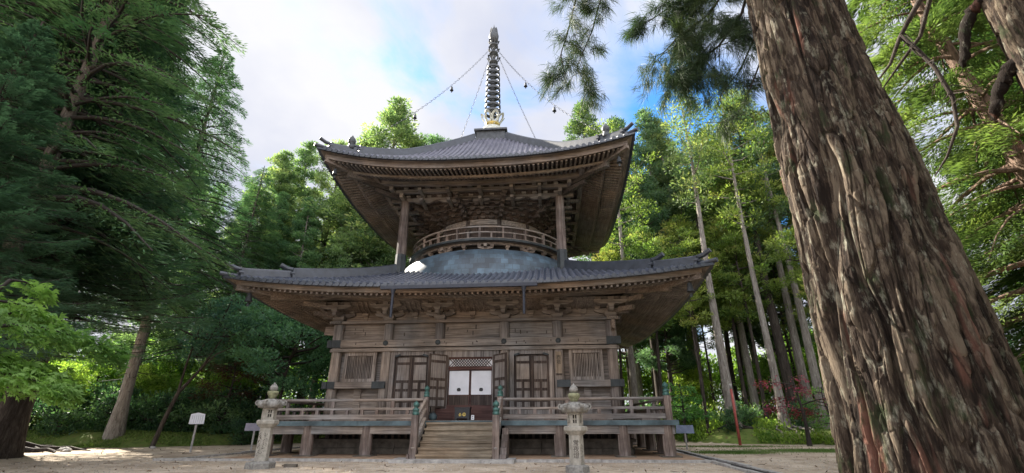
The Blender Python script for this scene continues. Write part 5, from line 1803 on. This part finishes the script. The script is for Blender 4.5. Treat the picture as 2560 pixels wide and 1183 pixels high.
# forked thin tree
pp_ = [((-.0, 0, -.2), .12), ((.25, .1, 1.3), .105), ((.55, .2, 2.6), .09)]
paths = [([p for p, r in pp_], [r for p, r in pp_]), ([(.55, .2, 2.6), (1.3, .5, 3.9), (2.0, .7, 5.6)], [.085, .06, .03]), ([(.55, .2, 2.6), (.7, .1, 4.0), (1.05, 0, 6.0)], [.07, .05, .025]), ([(1.3, .5, 3.9), (2.2, .2, 4.6), (3.0, .3, 5.0)], [.04, .03, .01])]
fk = clump_proto(46, 7.5, 4.6, egg(2.8, .5), 20, 5, 70, .17, .10, M['broad'], M['twig_dark'], .02, cr=.7, flatten=.4, lean=(1.6, .5))
plant((tubes_mesh('trunk', paths, M['bark_dark'], 8), fk[1], fk[2]), 'broadleaf_tree', 'thin dark tree with forked leaning trunk standing at the moss edge', 'tree', -17.0, -.4, 0, 1.0, G)

# ---- shrubs
k = 0
for (x, y, s) in ((-23.2, .2, 1.0), (-21.6, 1.8, 1.2), (-19.4, 2.4, 1.25), (-18.2, 3.0, 1.1), (-16.2, 3.4, 1.2), (-14.6, 4.2, 1.1), (-13.4, 4.6, 1.2), (-12.0, 7.2, 1.2), (-10.6, 9.4, 1.2), (-25.5, -1.5, 1.1), (-22.4, 3.6, 1.5), (-17.2, 5.2, 1.4), (-20.2, 5.0, 1.5), (-27, 1.0, 1.5), (-9.2, 12.5, 1.4), (-14.2, 2.6, .8), (-24.5, 4.0, 1.6)):
    plant(BUSH, 'shrub', 'low dark glossy shrub among those covering the mossy left bank', 'shrub', x, y, k * 1.3, s, 'dark shrubs on the left bank'); k += 1
for (x, y, s) in ((10.0, 14.6, 1.3), (12.4, 8.6, .9), (14.9, 7.6, 1.0), (17.8, 6.2, .9), (21.3, 5.2, 1.0), (13.6, 5.6, .7), (11.4, 8.8, 1.0), (22.8, 3.4, 1.1)):
    plant(BUSH, 'shrub', 'low leafy shrub among those at the foot of the right grove', 'shrub', x, y, k * 1.3, s, 'shrubs under the right grove'); k += 1
for (x, y, s) in ((-30, 10, 1.0), (-33, 16, 1.2), (-26, 16, .8), (-36, 8, 1.1), (-22, 24, 1.1), (-29, 22, 1.2), (-17, 24, 1.0), (-24.5, 8.5, .7), (-27.5, 6.0, .75), (-21.5, 11.5, .7), (-18.0, 9.0, .6), (-31, 4.5, .9), (-23.5, 5.4, .62), (-26.4, 2.6, .6), (-19.6, 7.2, .55), (-29.0, .6, .7)):
    plant(BUSH_B, 'broadleaf_tree', 'small sunlit yellow-green tree glimpsed between the left trunks', 'tree', x, y, k * .9, s, 'sunlit small trees behind the left trunks'); k += 1
for (x, y, s) in ((12.5, 22, 1.0), (17, 24, 1.1), (21, 22, 1.0), (26, 20, 1.1), (30, 15, 1.1), (19.5, 12.8, .75), (24.0, 10.6, .8), (14.3, 15.4, .7), (28, 24, 1.3), (8.6, 24, 1.1), (33, 20, 1.3)):
    plant(BUSH_B, 'broadleaf_tree', 'small sunlit yellow-green tree glimpsed between the right grove trunks', 'tree', x, y, k * .9, s, 'sunlit small trees behind the right trunks'); k += 1


# ---- maples
def maple_mesh(seed, H, layers, R, per, LL, leafm, lean=(0, 0), r0=.12, barkm=None, h0=.35, tilt=.35, star=True, tierk=.07):
    g = np.random.default_rng(seed)
    pts, rad = trunk_path(H, r0, .02, seed, lean, .15, 1.3)
    limbs = []; Ps, Ds, Ns, Ls, Rs = [], [], [], [], []
    for k in range(layers):
        t = h0 + (1 - h0) * (k + g.random()) / layers
        b = np.array(on_path(pts, t)); az = k * 2.4 + g.normal(0, .4)
        ln = R * g.uniform(.55, 1.1) * (1 - .55 * max(0, t - .6) / .4)
        o = np.array([math.cos(az), math.sin(az), 0]); sd = np.array([-math.sin(az), math.cos(az), 0]); up = .28 + g.normal(0, .08)
        pos = lambda s: b + o * ln * s + np.array([0, 0, ln]) * (up * s - tilt * s * s)
        limbs.append(([tuple(pos(s)) for s in (0, .3, .6, 1.)], [.012 * ln + .01, .009 * ln + .007, .006 * ln + .004, .003]))
        n = int(per * ln * ln / (R * R)) + 10
        s = .22 + .85 * g.random(n) ** .7
        w = g.uniform(-1, 1, n) * ln * .42 * np.sqrt(np.clip(1.12 - s, 0.03, 1))
        bp = np.stack([pos(v) for v in s])
        tier = np.round(g.normal(0, 1, n)) * tierk * ln
        c = bp + sd * w[:, None] + np.array([0, 0, 1]) * (-np.abs(w) * .28 + g.normal(0, .03, n) + tier)[:, None]
        Ps.append(c); Ds.append(o * .8 + sd * np.sign(w)[:, None] * .6 + g.normal(0, .4, (n, 3)) + np.array([0, 0, -.35]))
        Ns.append(np.array([0, 0, 1.]) + o * .35 + g.normal(0, .38, (n, 3))); Ls.append(LL * g.uniform(.5, 1.35, n))
        Rs.append(np.clip(g.normal(.5, .2) + g.normal(0, .15, n), 0, 1))
        for q in range(5):
            s0 = g.uniform(.3, .85); a = pos(s0); e = a + (o * .5 + sd * g.choice([-1, 1]) * .6) * ln * .35 * (1.1 - s0) * 1.3 + np.array([0, 0, -.05])
            limbs.append(([tuple(a), tuple(e)], [.006, .002]))
    P = np.concatenate(Ps); D = np.concatenate(Ds); N = np.concatenate(Ns); Lx = np.concatenate(Ls); Rn = np.concatenate(Rs)
    cm = star_leaves('crown', P, D, N, Lx, leafm, Rn) if star else leaf_quads('crown', P, D, N, Lx, Lx * .5, leafm, Rn)
    return tubes_mesh('trunk', [(pts, rad)], barkm or M['twig_dark'], 8), tubes_mesh('limb', limbs, M['twig_dark'], 4), cm


mp = maple_mesh(51, 2.75, 17, 1.95, 1250, .085, M['maple'], lean=(.3, .2), h0=.55, tilt=.42, tierk=.035)
plant(mp, 'maple_tree', 'fresh light green maple with layered drooping sprays at the left frame edge', 'tree', -4.75, -19.2, .6, 1.15, None, None, 1.24)
mr_ = maple_mesh(52, 3.6, 8, 2.7, 330, .13, M['maple_red'], h0=.45, tilt=.25, star=False)
plant(mr_, 'maple_tree', 'small red-leaved maple in front of the right grove trunks', 'tree', 15.9, 1.9, 1.0, 1.0)
mg_ = maple_mesh(53, 3.4, 14, 2.2, 420, .14, M['maple'], h0=.4, tilt=.3, star=False)
plant(mg_, 'maple_tree', 'small green maple under the red maple by the right bank', 'tree', 17.4, 2.2, 2.0, .9)
plant(mg_, 'maple_tree', 'small green maple at the veranda corner behind the bluish notice board', 'tree', 11.0, 6.0, 4.0, 1.05)
md_ = maple_mesh(54, 4.6, 12, 2.6, 420, .15, M['maple_dark'], h0=.4, tilt=.25, star=False)
plant(md_, 'maple_tree', 'dull brownish-red maple in the shade behind the white notice board', 'tree', -16.2, 3.6, 1.0, 1.0)


# ---- surface roots and bank
def roots(label, x, y, n, R, r, seed):
    g = random.Random(seed); mb = MB()
    for k in range(n):
        a = 2 * math.pi * k / n + g.uniform(-.3, .3); ln = R * g.uniform(.6, 1.2); pts, rad = [], []
        for q in range(7):
            s = q / 6; aa = a + .5 * math.sin(s * 3 + k); px, py = x + math.cos(aa) * ln * s, y + math.sin(aa) * ln * s
            pts.append((px, py, gh(px, py) + .30 * (1 - s) ** 2 + .03 + .05 * math.sin(q * 2 + k))); rad.append(r * (1 - .8 * s))
        mb.tube(pts, rad, 6)
    return mb


r1 = roots('', 16.9, 6.3, 9, 2.4, .085, 1).build('tree_root', M['bark_grey'], None, True); tag(r1, 'bare grey roots creeping over the right bank below the slim conifer', 'roots')
r2 = roots('', -20.6, -4.0, 13, 2.6, .17, 2).build('tree_root', M['bark_dark'], None, True); tag(r2, 'thick dark roots spreading onto the sand below the massive left cedar', 'roots')
r3 = roots('', 14.1, 6.7, 7, 2.0, .08, 3).build('tree_root', M['bark_dark'], None, True); tag(r3, 'dark roots on the bank beside the red pole', 'roots')
for i, (x, y, s) in enumerate(((-18.3, -3.6, .22), (-17.9, -3.9, .15), (-18.8, -3.3, .18), (-16.4, -1.0, .14))):
    g_ = np.random.default_rng(80 + i); bm = MB(); bm.lathe([(.02, -.05), (.8, 0), (1, .35), (.75, .75), (.3, .95), (.02, 1)], 9)
    bm.v = [tuple(np.array(p) * s * g_.uniform(.8, 1.15) * np.array([1.2, .8, .8])) for p in bm.v]
    o_ = bm.build('field_stone', M['kerb'], None, True); o_.location = (x, y, gh(x, y))
    tag(o_, 'pale stone lying among those at the foot of the left bank', 'stone', 'pale stones at the left bank')


# ---- ground cover (uncountable)
def cover(name, pts_n, region, LL, WW, mat, seed, hfun=None, up=1.0):
    g = np.random.default_rng(seed)
    P = region(g, pts_n); n = len(P)
    P = np.column_stack([P, ground_h(P[:, 0], P[:, 1]) + (hfun(g, P) if hfun else 0)])
    D = g.normal(0, .6, (n, 3)) + np.array([0, 0, up]); N = g.normal(0, 1, (n, 3))
    q = g.uniform(.6, 1.4, n)
    me = leaf_quads(name, P, D, N, LL * q, WW * q, mat, g.random(n))
    o_ = link(name, me); tag(o_, kind='stuff')
    return o_


def reg_forest(x0, x1, d0, d1):
    def f(g, n):
        x = g.uniform(x0, x1, n); d = d0 + (d1 - d0) * g.random(n) ** 1.3
        y = edge_y(x) + d
        k = vnoise(x * .6 + 80, y * .6 + 80, 7) > .42
        return np.column_stack([x, y])[k]
    return f


cover('moss_grass', 26000, reg_forest(-27, -8, .1, 5), .10, .03, M['grass'], 61)
cover('ground_cover', 22000, reg_forest(9, 26, .2, 8), .18, .09, M['bright'], 62, lambda g, P: g.random(len(P)) ** 2 * .55)
cover('ground_cover', 26000, reg_forest(-34, -9, 3, 22), .20, .10, M['shrub'], 63, lambda g, P: g.random(len(P)) ** 2 * .7)
cover('ground_cover', 16000, reg_forest(-40, -12, 12, 34), .26, .14, M['bright'], 64, lambda g, P: g.random(len(P)) ** 2 * 1.6)
cover('ground_cover', 18000, reg_forest(2, 36, 5, 26), .26, .14, M['bright'], 65, lambda g, P: g.random(len(P)) ** 2 * 1.6)


def reg_lawn(g, n):
    Q = []
    for (cx, cy_, rx, ry, m) in ((16.0, -2.0, 5.5, 1.6, .45), (10.2, -3.4, 1.9, 1.1, .2), (11.5, 1.2, 3.4, .9, .2), (17.5, -7.5, 4.5, 1.4, .15)):
        k = int(n * m); Q.append(np.column_stack([g.normal(cx, rx * .5, k), g.normal(cy_, ry * .5, k)]))
    return np.concatenate(Q)


cover('lawn_grass', 22000, reg_lawn, .055, .012, M['grass'], 66)
g_ = np.random.default_rng(71)


def reg_litter(g, n):
    P = np.column_stack([g.uniform(-22, 16, n), g.uniform(-15, 2, n)])
    return P[(P[:, 1] < edge_y(P[:, 0])) & ~((np.abs(P[:, 0]) < 8) & (P[:, 1] > -8.6))]




def pebbles():
    g = np.random.default_rng(90); n = 9000
    P = np.column_stack([g.uniform(-14, 13, n), g.uniform(-14.5, -7, n)]); P = P[(P[:, 1] < -8.7) | (np.abs(P[:, 0]) > 8.6)]
    n = len(P); z = ground_h(P[:, 0], P[:, 1]); r = .010 + .022 * g.random(n) ** 3
    base = np.array([[1, 0, -.3], [-.5, .87, -.3], [-.5, -.87, -.3], [0, 0, .7]])
    a = g.uniform(0, 6.28, n); c, s_ = np.cos(a), np.sin(a)
    V = np.empty((n, 4, 3)); b = base[None] * r[:, None, None] * g.uniform(.7, 1.4, (n, 4, 1))
    V[..., 0] = b[..., 0] * c[:, None] - b[..., 1] * s_[:, None] + P[:, 0, None]
    V[..., 1] = b[..., 0] * s_[:, None] + b[..., 1] * c[:, None] + P[:, 1, None]
    V[..., 2] = b[..., 2] + z[:, None] + .004
    F = (np.arange(n) * 4)[:, None, None] + np.array([[0, 1, 3], [1, 2, 3], [2, 0, 3]])[None]
    o_ = link('gravel', fast_mesh('gravel', V.reshape(-1, 3), F.reshape(-1, 3), plain('gravel_stone', (.36, .32, .27), .9, 0, .5, 3, 0), 3)); tag(o_, kind='stuff')
    mb = MB(); rr_2 = random.Random(31)
    for k in range(90):
        x, y = rr_2.uniform(-20, 14), rr_2.uniform(-14.5, -1)
        if abs(x) < 8.8 and y > -8.8 or y > float(edge_y(x)): continue
        a_, l_ = rr_2.uniform(0, 6.28), rr_2.uniform(.08, .35); zz = gh(x, y) + .012
        mb.tube([(x, y, zz), (x + math.cos(a_) * l_ * .5, y + math.sin(a_) * l_ * .5, zz + .01), (x + math.cos(a_ + .3) * l_, y + math.sin(a_ + .3) * l_, zz)], [.008, .007, .004], 4)
    tag(mb.build('fallen_twigs', M['twig']), kind='stuff')


pebbles()
cover('fallen_leaves', 1500, reg_litter, .07, .03, plain('dry_brown_litter', (.13, .085, .05), .9, 0, .5, 6, 0), 72, lambda g, P: .012, .05)


# ------------------------------------------------------------------ the big foreground cedar
def bark_trunk(axis_r, zs0, zs1, na, nz, amp, seed, cells):
    """trunk surface with furrows and plates modelled in relief"""
    a = np.linspace(0, 2 * np.pi, na, endpoint=False); z = np.linspace(zs0, zs1, nz)
    A, Z = np.meshgrid(a, z, indexing='ij')
    u = A / (2 * np.pi)
    warp = (vnoise(u * 10, Z * .9 + 40, seed + 1, 10) - .5) * .55 + (vnoise(u * 24, Z * 2.2 + 40, seed + 2, 24) - .5) * .3
    f = lambda c, zk, s, w=1.0: vnoise(np.mod(u * c + warp * w, c), Z * zk + 60, s, c)

    def cells_of(c, zk, s, w, jit=.85):
        """stretched cells round the trunk: gap to the cell border and a value per cell"""
        x = np.mod(u * c + warp * w, c); y = Z * zk + 60 + .45 * (vnoise(np.mod(u * c, c), Z * zk * .7 + 9, s + 9, c) - .5)
        q = np.random.default_rng(s); T1, T2, T3 = q.random((c, 256)), q.random((c, 256)), q.random((c, 256))
        xi, yi = np.floor(x).astype(int), np.floor(y).astype(int)
        d1 = np.full(x.shape, 9.0); d2 = d1.copy(); val = np.zeros(x.shape)
        for ax in (-1, 0, 1):
            for ay in (-1, 0, 1):
                cx, cy_ = (xi + ax) % c, (yi + ay) % 256
                d = np.hypot(xi + ax + .5 + jit * (T1[cx, cy_] - .5) - x, yi + ay + .5 + jit * (T2[cx, cy_] - .5) - y)
                near = d < d1
                d2 = np.where(near, d1, np.minimum(d2, d)); val = np.where(near, T3[cx, cy_], val); d1 = np.where(near, d, d1)
        return d2 - d1, val
    e1, v1 = cells_of(cells, .26, seed + 3, 1.0)
    e2, v2 = cells_of(cells * 3, 1.7, seed + 4, 2.4)
    e3, v3 = cells_of(cells * 5, 6.0, seed + 5, 4.0)
    fine = .6 * f(cells * 10, 1.1, seed + 6, 6.0) + .4 * f(cells * 5, 9.0, seed + 8, 3.5)
    big = vnoise(np.mod(u * 6, 6), Z * .3 + 30, seed + 7, 6) - .5
    k1 = smooth(0, .30, e1); k2 = smooth(0, .14, e2); k3 = smooth(0, .18, e3)
    h = amp * 1.35 * (k1 - 1) + amp * .62 * k1 * (k2 * (.35 + .9 * v2) - .6) + amp * .32 * k1 * k3 * (v3 - .3) + amp * .26 * (fine - .5) + amp * 1.1 * big
    r = axis_r(Z) + h
    plate = np.clip(.50 * v2 + .42 * v3 + .45 * (fine - .5) + .04, 0, 1).reshape(-1)
    V = np.stack([r * np.cos(A), r * np.sin(A), Z], -1).reshape(-1, 3)
    i, j = np.meshgrid(np.arange(na), np.arange(nz - 1), indexing='ij')
    p = (i * nz + j).ravel(); q = (((i + 1) % na) * nz + j).ravel()
    return V, np.stack([p, q, q + 1, p + 1], -1), {'plate': plate}


BT = thing('cedar_tree', 'huge furrowed cedar trunk in the right foreground with reddish bark strips and moss', 'tree', (5.95, -20.37, gh(5.95, -20.37)))
zr = np.array([-.4, 0, .5, 1.17, 1.31, 1.95, 2.67, 3.28, 3.96, 4.71, 5.53, 8, 12, 16]); rr_ = np.array([1.0, .82, .68, .605, .591, .566, .530, .511, .485, .4425, .41, .36, .30, .24])
V, F, at_ = bark_trunk(lambda z: np.interp(z, zr, rr_) * 1.0, -.4, 6.6, 860, 1050, .05, 5, 17)
sh_ = .02 + .045 * (1 - smooth(.8, 5.2, V[:, 2])); V[:, 0] += .83 * sh_; V[:, 1] -= .56 * sh_      # slight lean of the bole
me = fast_mesh('trunk', V, F, M['bark_big'], 4, at_, False); link('trunk', me, BT)
MB().lathe([(.385, 6.55), (.345, 9), (.30, 12), (.2, 18)], 24).build('upper_trunk', M['bark_big'], BT, True)


def tufted_branch(parent, name, main, seed, ntw, tuft_n, LL, spread=.5, r0=.02, drop=.5, mat=None):
    """hanging cedar branch: limb, side twigs, and brush-like ends of fine needle strands"""
    g = np.random.default_rng(seed); mb = MB()
    main = [np.array(p, float) for p in main]
    mb.tube([tuple(p) for p in main], [r0 * (1 - .75 * i / (len(main) - 1)) for i in range(len(main))], 6, False)
    Ps, Ds, Ls = [], [], []
    for k in range(ntw):
        t = (k + g.random()) / ntw; b = np.array(on_path([tuple(p) for p in main], min(.999, .12 + .88 * t)))
        d = unit(g.normal(0, 1, 3) * np.array([1, 1, .45]) + np.array([0, 0, -drop])); ln = spread * g.uniform(.4, 1.1)
        m1 = b + d * ln * .5 + np.array([0, 0, .06 * ln]); e = b + d * ln + np.array([0, 0, -.22 * ln])
        mb.tube([tuple(b), tuple(m1), tuple(e)], [r0 * .32, r0 * .22, r0 * .1], 4, False)
        for j in range(g.integers(9, 15)):
            s = g.uniform(.2, 1.08); c = (b * (1 - s) ** 2 + m1 * 2 * s * (1 - s) + e * s * s) + g.normal(0, .05, 3)
            ax = unit(d + g.normal(0, .45, 3) + np.array([0, 0, -.55])); rc = g.uniform(.6, 1.2)
            n = int(tuft_n * rc * .40)
            dd = unit(ax * .85 + g.normal(0, .40, (n, 3)) + np.array([0, 0, -.15]))
            Ps.append(c + g.normal(0, .022, (n, 3))); Ds.append(dd); Ls.append(LL * rc * g.uniform(.6, 1.2, n))
    P = np.concatenate(Ps); D = np.concatenate(Ds); Lx = np.concatenate(Ls); n = len(P)
    # each strand is a bent, tapering double blade
    N = g.normal(0, 1, (n, 3)); S = unit(np.cross(D, N)); W_ = (.0042 * g.uniform(.7, 1.3, n))[:, None]; l = Lx[:, None]
    m_ = P + D * l * .55; tip = P + D * l + np.array([0, 0, -.14]) * l
    V = np.stack([P - S * W_ * .5, P + S * W_ * .5, m_ + S * W_ * .5, m_ - S * W_ * .5, tip], 1).reshape(-1, 3)
    o = (np.arange(n) * 5)[:, None]
    F1 = o + np.array([0, 1, 2, 3]); F2 = o + np.array([3, 2, 4, 4])
    F2 = F2[:, :3]
    q = bpy.data.meshes.new('branch_needles')
    allv = np.asarray(V, np.float32)
    q.vertices.add(len(allv)); q.vertices.foreach_set('co', allv.ravel())
    lo = np.concatenate([F1.ravel(), F2.ravel()]).astype(np.int32)
    q.loops.add(len(lo)); q.loops.foreach_set('vertex_index', lo)
    q.polygons.add(2 * n)
    q.polygons.foreach_set('loop_start', np.concatenate([np.arange(n) * 4, n * 4 + np.arange(n) * 3]).astype(np.int32))
    q.polygons.foreach_set('loop_total', np.concatenate([np.full(n, 4), np.full(n, 3)]).astype(np.int32))
    at = q.attributes.new('rnd_toplit', 'FLOAT', 'POINT'); at.data.foreach_set('value', np.repeat(g.random(n).astype(np.float32), 5))
    q.update(calc_edges=True); q.materials.append(mat or M['needle'])
    br = mb.build(name, M['twig_dark'], parent, True)
    link('needles', q, br)
    return br


def rel(o, pts):
    return [(p[0] - o.location.x, p[1] - o.location.y, p[2] - o.location.z) for p in pts]


for (pts_, sd_, nt_, tn_, LL_, sp_, r_) in (
        ([(4.6, -19.5, 8.6), (3.95, -19.4, 7.6), (3.67, -19.35, 6.98), (3.56, -19.33, 6.53), (3.40, -19.32, 5.96), (3.47, -19.33, 5.55)], 101, 17, 70, .20, .42, .02),
        ([(4.8, -19.5, 8.3), (4.2, -19.4, 7.4), (4.02, -19.39, 6.89), (3.86, -19.37, 6.32), (3.62, -19.33, 5.75), (3.75, -19.32, 5.35)], 102, 15, 60, .19, .42, .016),
        ([(5.85, -20.2, 7.2), (5.75, -19.9, 6.7), (5.41, -19.63, 6.25), (4.97, -19.45, 6.01), (4.66, -19.35, 5.70)], 103, 26, 85, .21, .5, .022),
        ([(5.85, -20.2, 6.5), (5.70, -19.83, 6.0), (5.43, -19.64, 5.68), (5.04, -19.47, 5.47), (4.78, -19.37, 5.33)], 104, 26, 85, .21, .46, .022),
        ([(5.85, -20.2, 7.6), (5.70, -19.82, 7.0), (5.39, -19.62, 6.75), (4.99, -19.45, 6.62), (4.62, -19.34, 6.43)], 106, 26, 85, .21, .5, .022),
        ([(5.85, -20.1, 5.9), (5.73, -19.91, 5.5), (5.55, -19.79, 5.15), (5.36, -19.68, 4.95), (5.25, -19.64, 4.75)], 107, 9, 50, .18, .34, .014),
        ([(5.8, -19.97, 5.3), (5.67, -19.87, 5.0), (5.49, -19.78, 4.62), (5.32, -19.7, 4.46), (5.10, -19.6, 4.54)], 105, 4, 70, .16, .16, .012)):
    tufted_branch(BT, 'hanging_branch', rel(BT, pts_), sd_, nt_, tn_, LL_, sp_, r_)

# ---- second trunk at the upper right with broken stubs
ST = thing('cedar_tree', 'second cedar trunk cut by the upper right corner, with two broken branch stubs', 'tree', (7.98, -20.95, gh(7.98, -20.95)))
V, F, at_ = bark_trunk(lambda z: np.interp(z, [-.4, 0, 2, 8, 14], [.85, .68, .55, .42, .34]), -.4, 13, 400, 900, .045, 25, 15)
link('trunk', fast_mesh('trunk', V, F, M['bark_big'], 4, at_, False), ST)


for pts_, rd_ in (([(7.80, -20.80, 5.25), (7.57, -20.65, 5.10), (7.50, -20.58, 5.0), (7.44, -20.51, 4.81), (7.38, -20.44, 4.48)], [.085, .06, .05, .048, .036]),
                  ([(7.75, -20.78, 4.4), (7.56, -20.65, 4.26), (7.48, -20.57, 4.12), (7.40, -20.47, 3.82)], [.085, .062, .052, .038])):
    g_ = np.random.default_rng(len(pts_)); fine_ = [on_path(pts_, k_ / 24) for k_ in range(25)]; rf_ = np.interp(np.linspace(0, 1, 25), np.linspace(0, 1, len(rd_)), rd_) * g_.uniform(.82, 1.16, 25); rf_[-1] *= .45
    mb = MB(); mb.tube(rel(ST, [tuple(np.array(q_) + g_.normal(0, .008, 3)) for q_ in fine_]), list(rf_), 12); mb.build('broken_stub', M['bark_big'], ST, True)
mb = MB()
mb.tube(rel(ST, [(8.1, -20.5, 7.2), (7.95, -20.15, 6.5), (7.74, -19.96, 5.91), (7.61, -19.83, 5.68), (7.53, -19.75, 5.53), (7.41, -19.64, 5.24), (7.26, -19.52, 5.05)]), [.04, .035, .032, .028, .024, .018, .008], 7)
mb.tube(rel(ST, [(7.54, -19.76, 5.56), (7.62, -19.82, 5.25), (7.67, -19.87, 4.95), (7.70, -19.89, 4.5), (7.65, -19.86, 4.15), (7.53, -19.75, 3.85), (7.42, -19.65, 3.67)]), [.026, .024, .022, .021, .018, .013, .006], 7)
mb.tube(rel(ST, [(8.2, -20.2, 7.0), (8.01, -19.8, 6.06), (7.87, -19.65, 5.63), (7.67, -19.47, 5.37), (7.48, -19.31, 5.11)]), [.035, .03, .025, .018, .008], 6)
for i_ in range(14):
    g_ = np.random.default_rng(300 + i_); b_ = on_path([(7.61, -19.83, 5.68), (7.53, -19.75, 5.53), (7.67, -19.87, 4.95), (7.70, -19.89, 4.5), (7.53, -19.75, 3.85)], g_.uniform(.1, .99))
    e_ = np.array(b_) + g_.normal(0, .16, 3) + np.array([0, 0, -.12]); m_ = (np.array(b_) + e_) / 2 + g_.normal(0, .03, 3)
    mb.tube(rel(ST, [b_, tuple(m_), tuple(e_)]), [.009, .006, .002], 4)
mb.build('hanging_branch', M['bark_dark'], ST, True)


# ---- unseen cedars added beside and behind the camera to shade the big trunk
BK = cedar_proto(75, 17, 1.5, cone(3.6, .4, .5), 90, 120, .30, .09, M['fir2'], M['bark_right'], .34, droop=.5, rise=.15, flat=.3)
G = 'cedars added out of view to shade the big trunk'
plant(BK, 'cedar_tree', 'dense unseen cedar added beyond the right edge, shading the big trunk', 'tree', 10.8, -24.8, 0, 1.0, G)
plant(BK, 'cedar_tree', 'dense unseen cedar added behind the camera on the right, shading the big trunk', 'tree', 7.6, -29.0, 2, 1.0, G)


# ---- sunlit cedar screen on the right
RC = [cedar_proto(71, 15, .8, cone(3.6, .55, .4), 120, 560, .16, .026, M['cedar_sun'], M['bark_right'], .30, droop=.55, rise=.12, lean=(-1.4, .6), flat=.3, twigs=False, dead=26, bare=.25),
      cedar_proto(72, 18, .6, cone(4.6, .5, .4), 130, 420, .19, .032, M['cedar_sun'], M['bark_right'], .34, droop=.5, rise=.12, flat=.3, twigs=False, dead=20, bare=.2),
      cedar_proto(73, 20, .8, cone(5.0, .5, .4), 120, 240, .24, .05, M['fir2'], M['bark_right'], .36, droop=.5, rise=.15, flat=.3, twigs=False, bare=.2)]
G = 'sunlit cedars right of the big trunk'
plant(RC[0], 'cedar_tree', 'sunlit cedar with reddish leaning trunk and dead twigs right of the big trunk', 'tree', 13.6, -15.6, .0, 1.0, G)
plant(RC[1], 'cedar_tree', 'bright leafy cedar behind the upper part of the big trunk', 'tree', 17.0, -13.9, 1.2, 1.0, G)
plant(RC[1], 'cedar_tree', 'bright leafy cedar filling the right frame edge', 'tree', 20.5, -17.0, 2.9, 1.0, G)
plant(RC[2], 'cedar_tree', 'darker cedar deep behind the bright right-hand cedars', 'tree', 21.5, -10.8, .7, 1.0, G)
plant(RC[2], 'cedar_tree', 'dark cedar behind the bright cedar at the right frame edge', 'tree', 27.0, -15.5, 2.7, 1.0, G)
plant(RC[2], 'cedar_tree', 'dark cedar in the gap between the right grove and the bright right-hand cedars', 'tree', 28.0, -3.0, 4.1, 1.0, G)
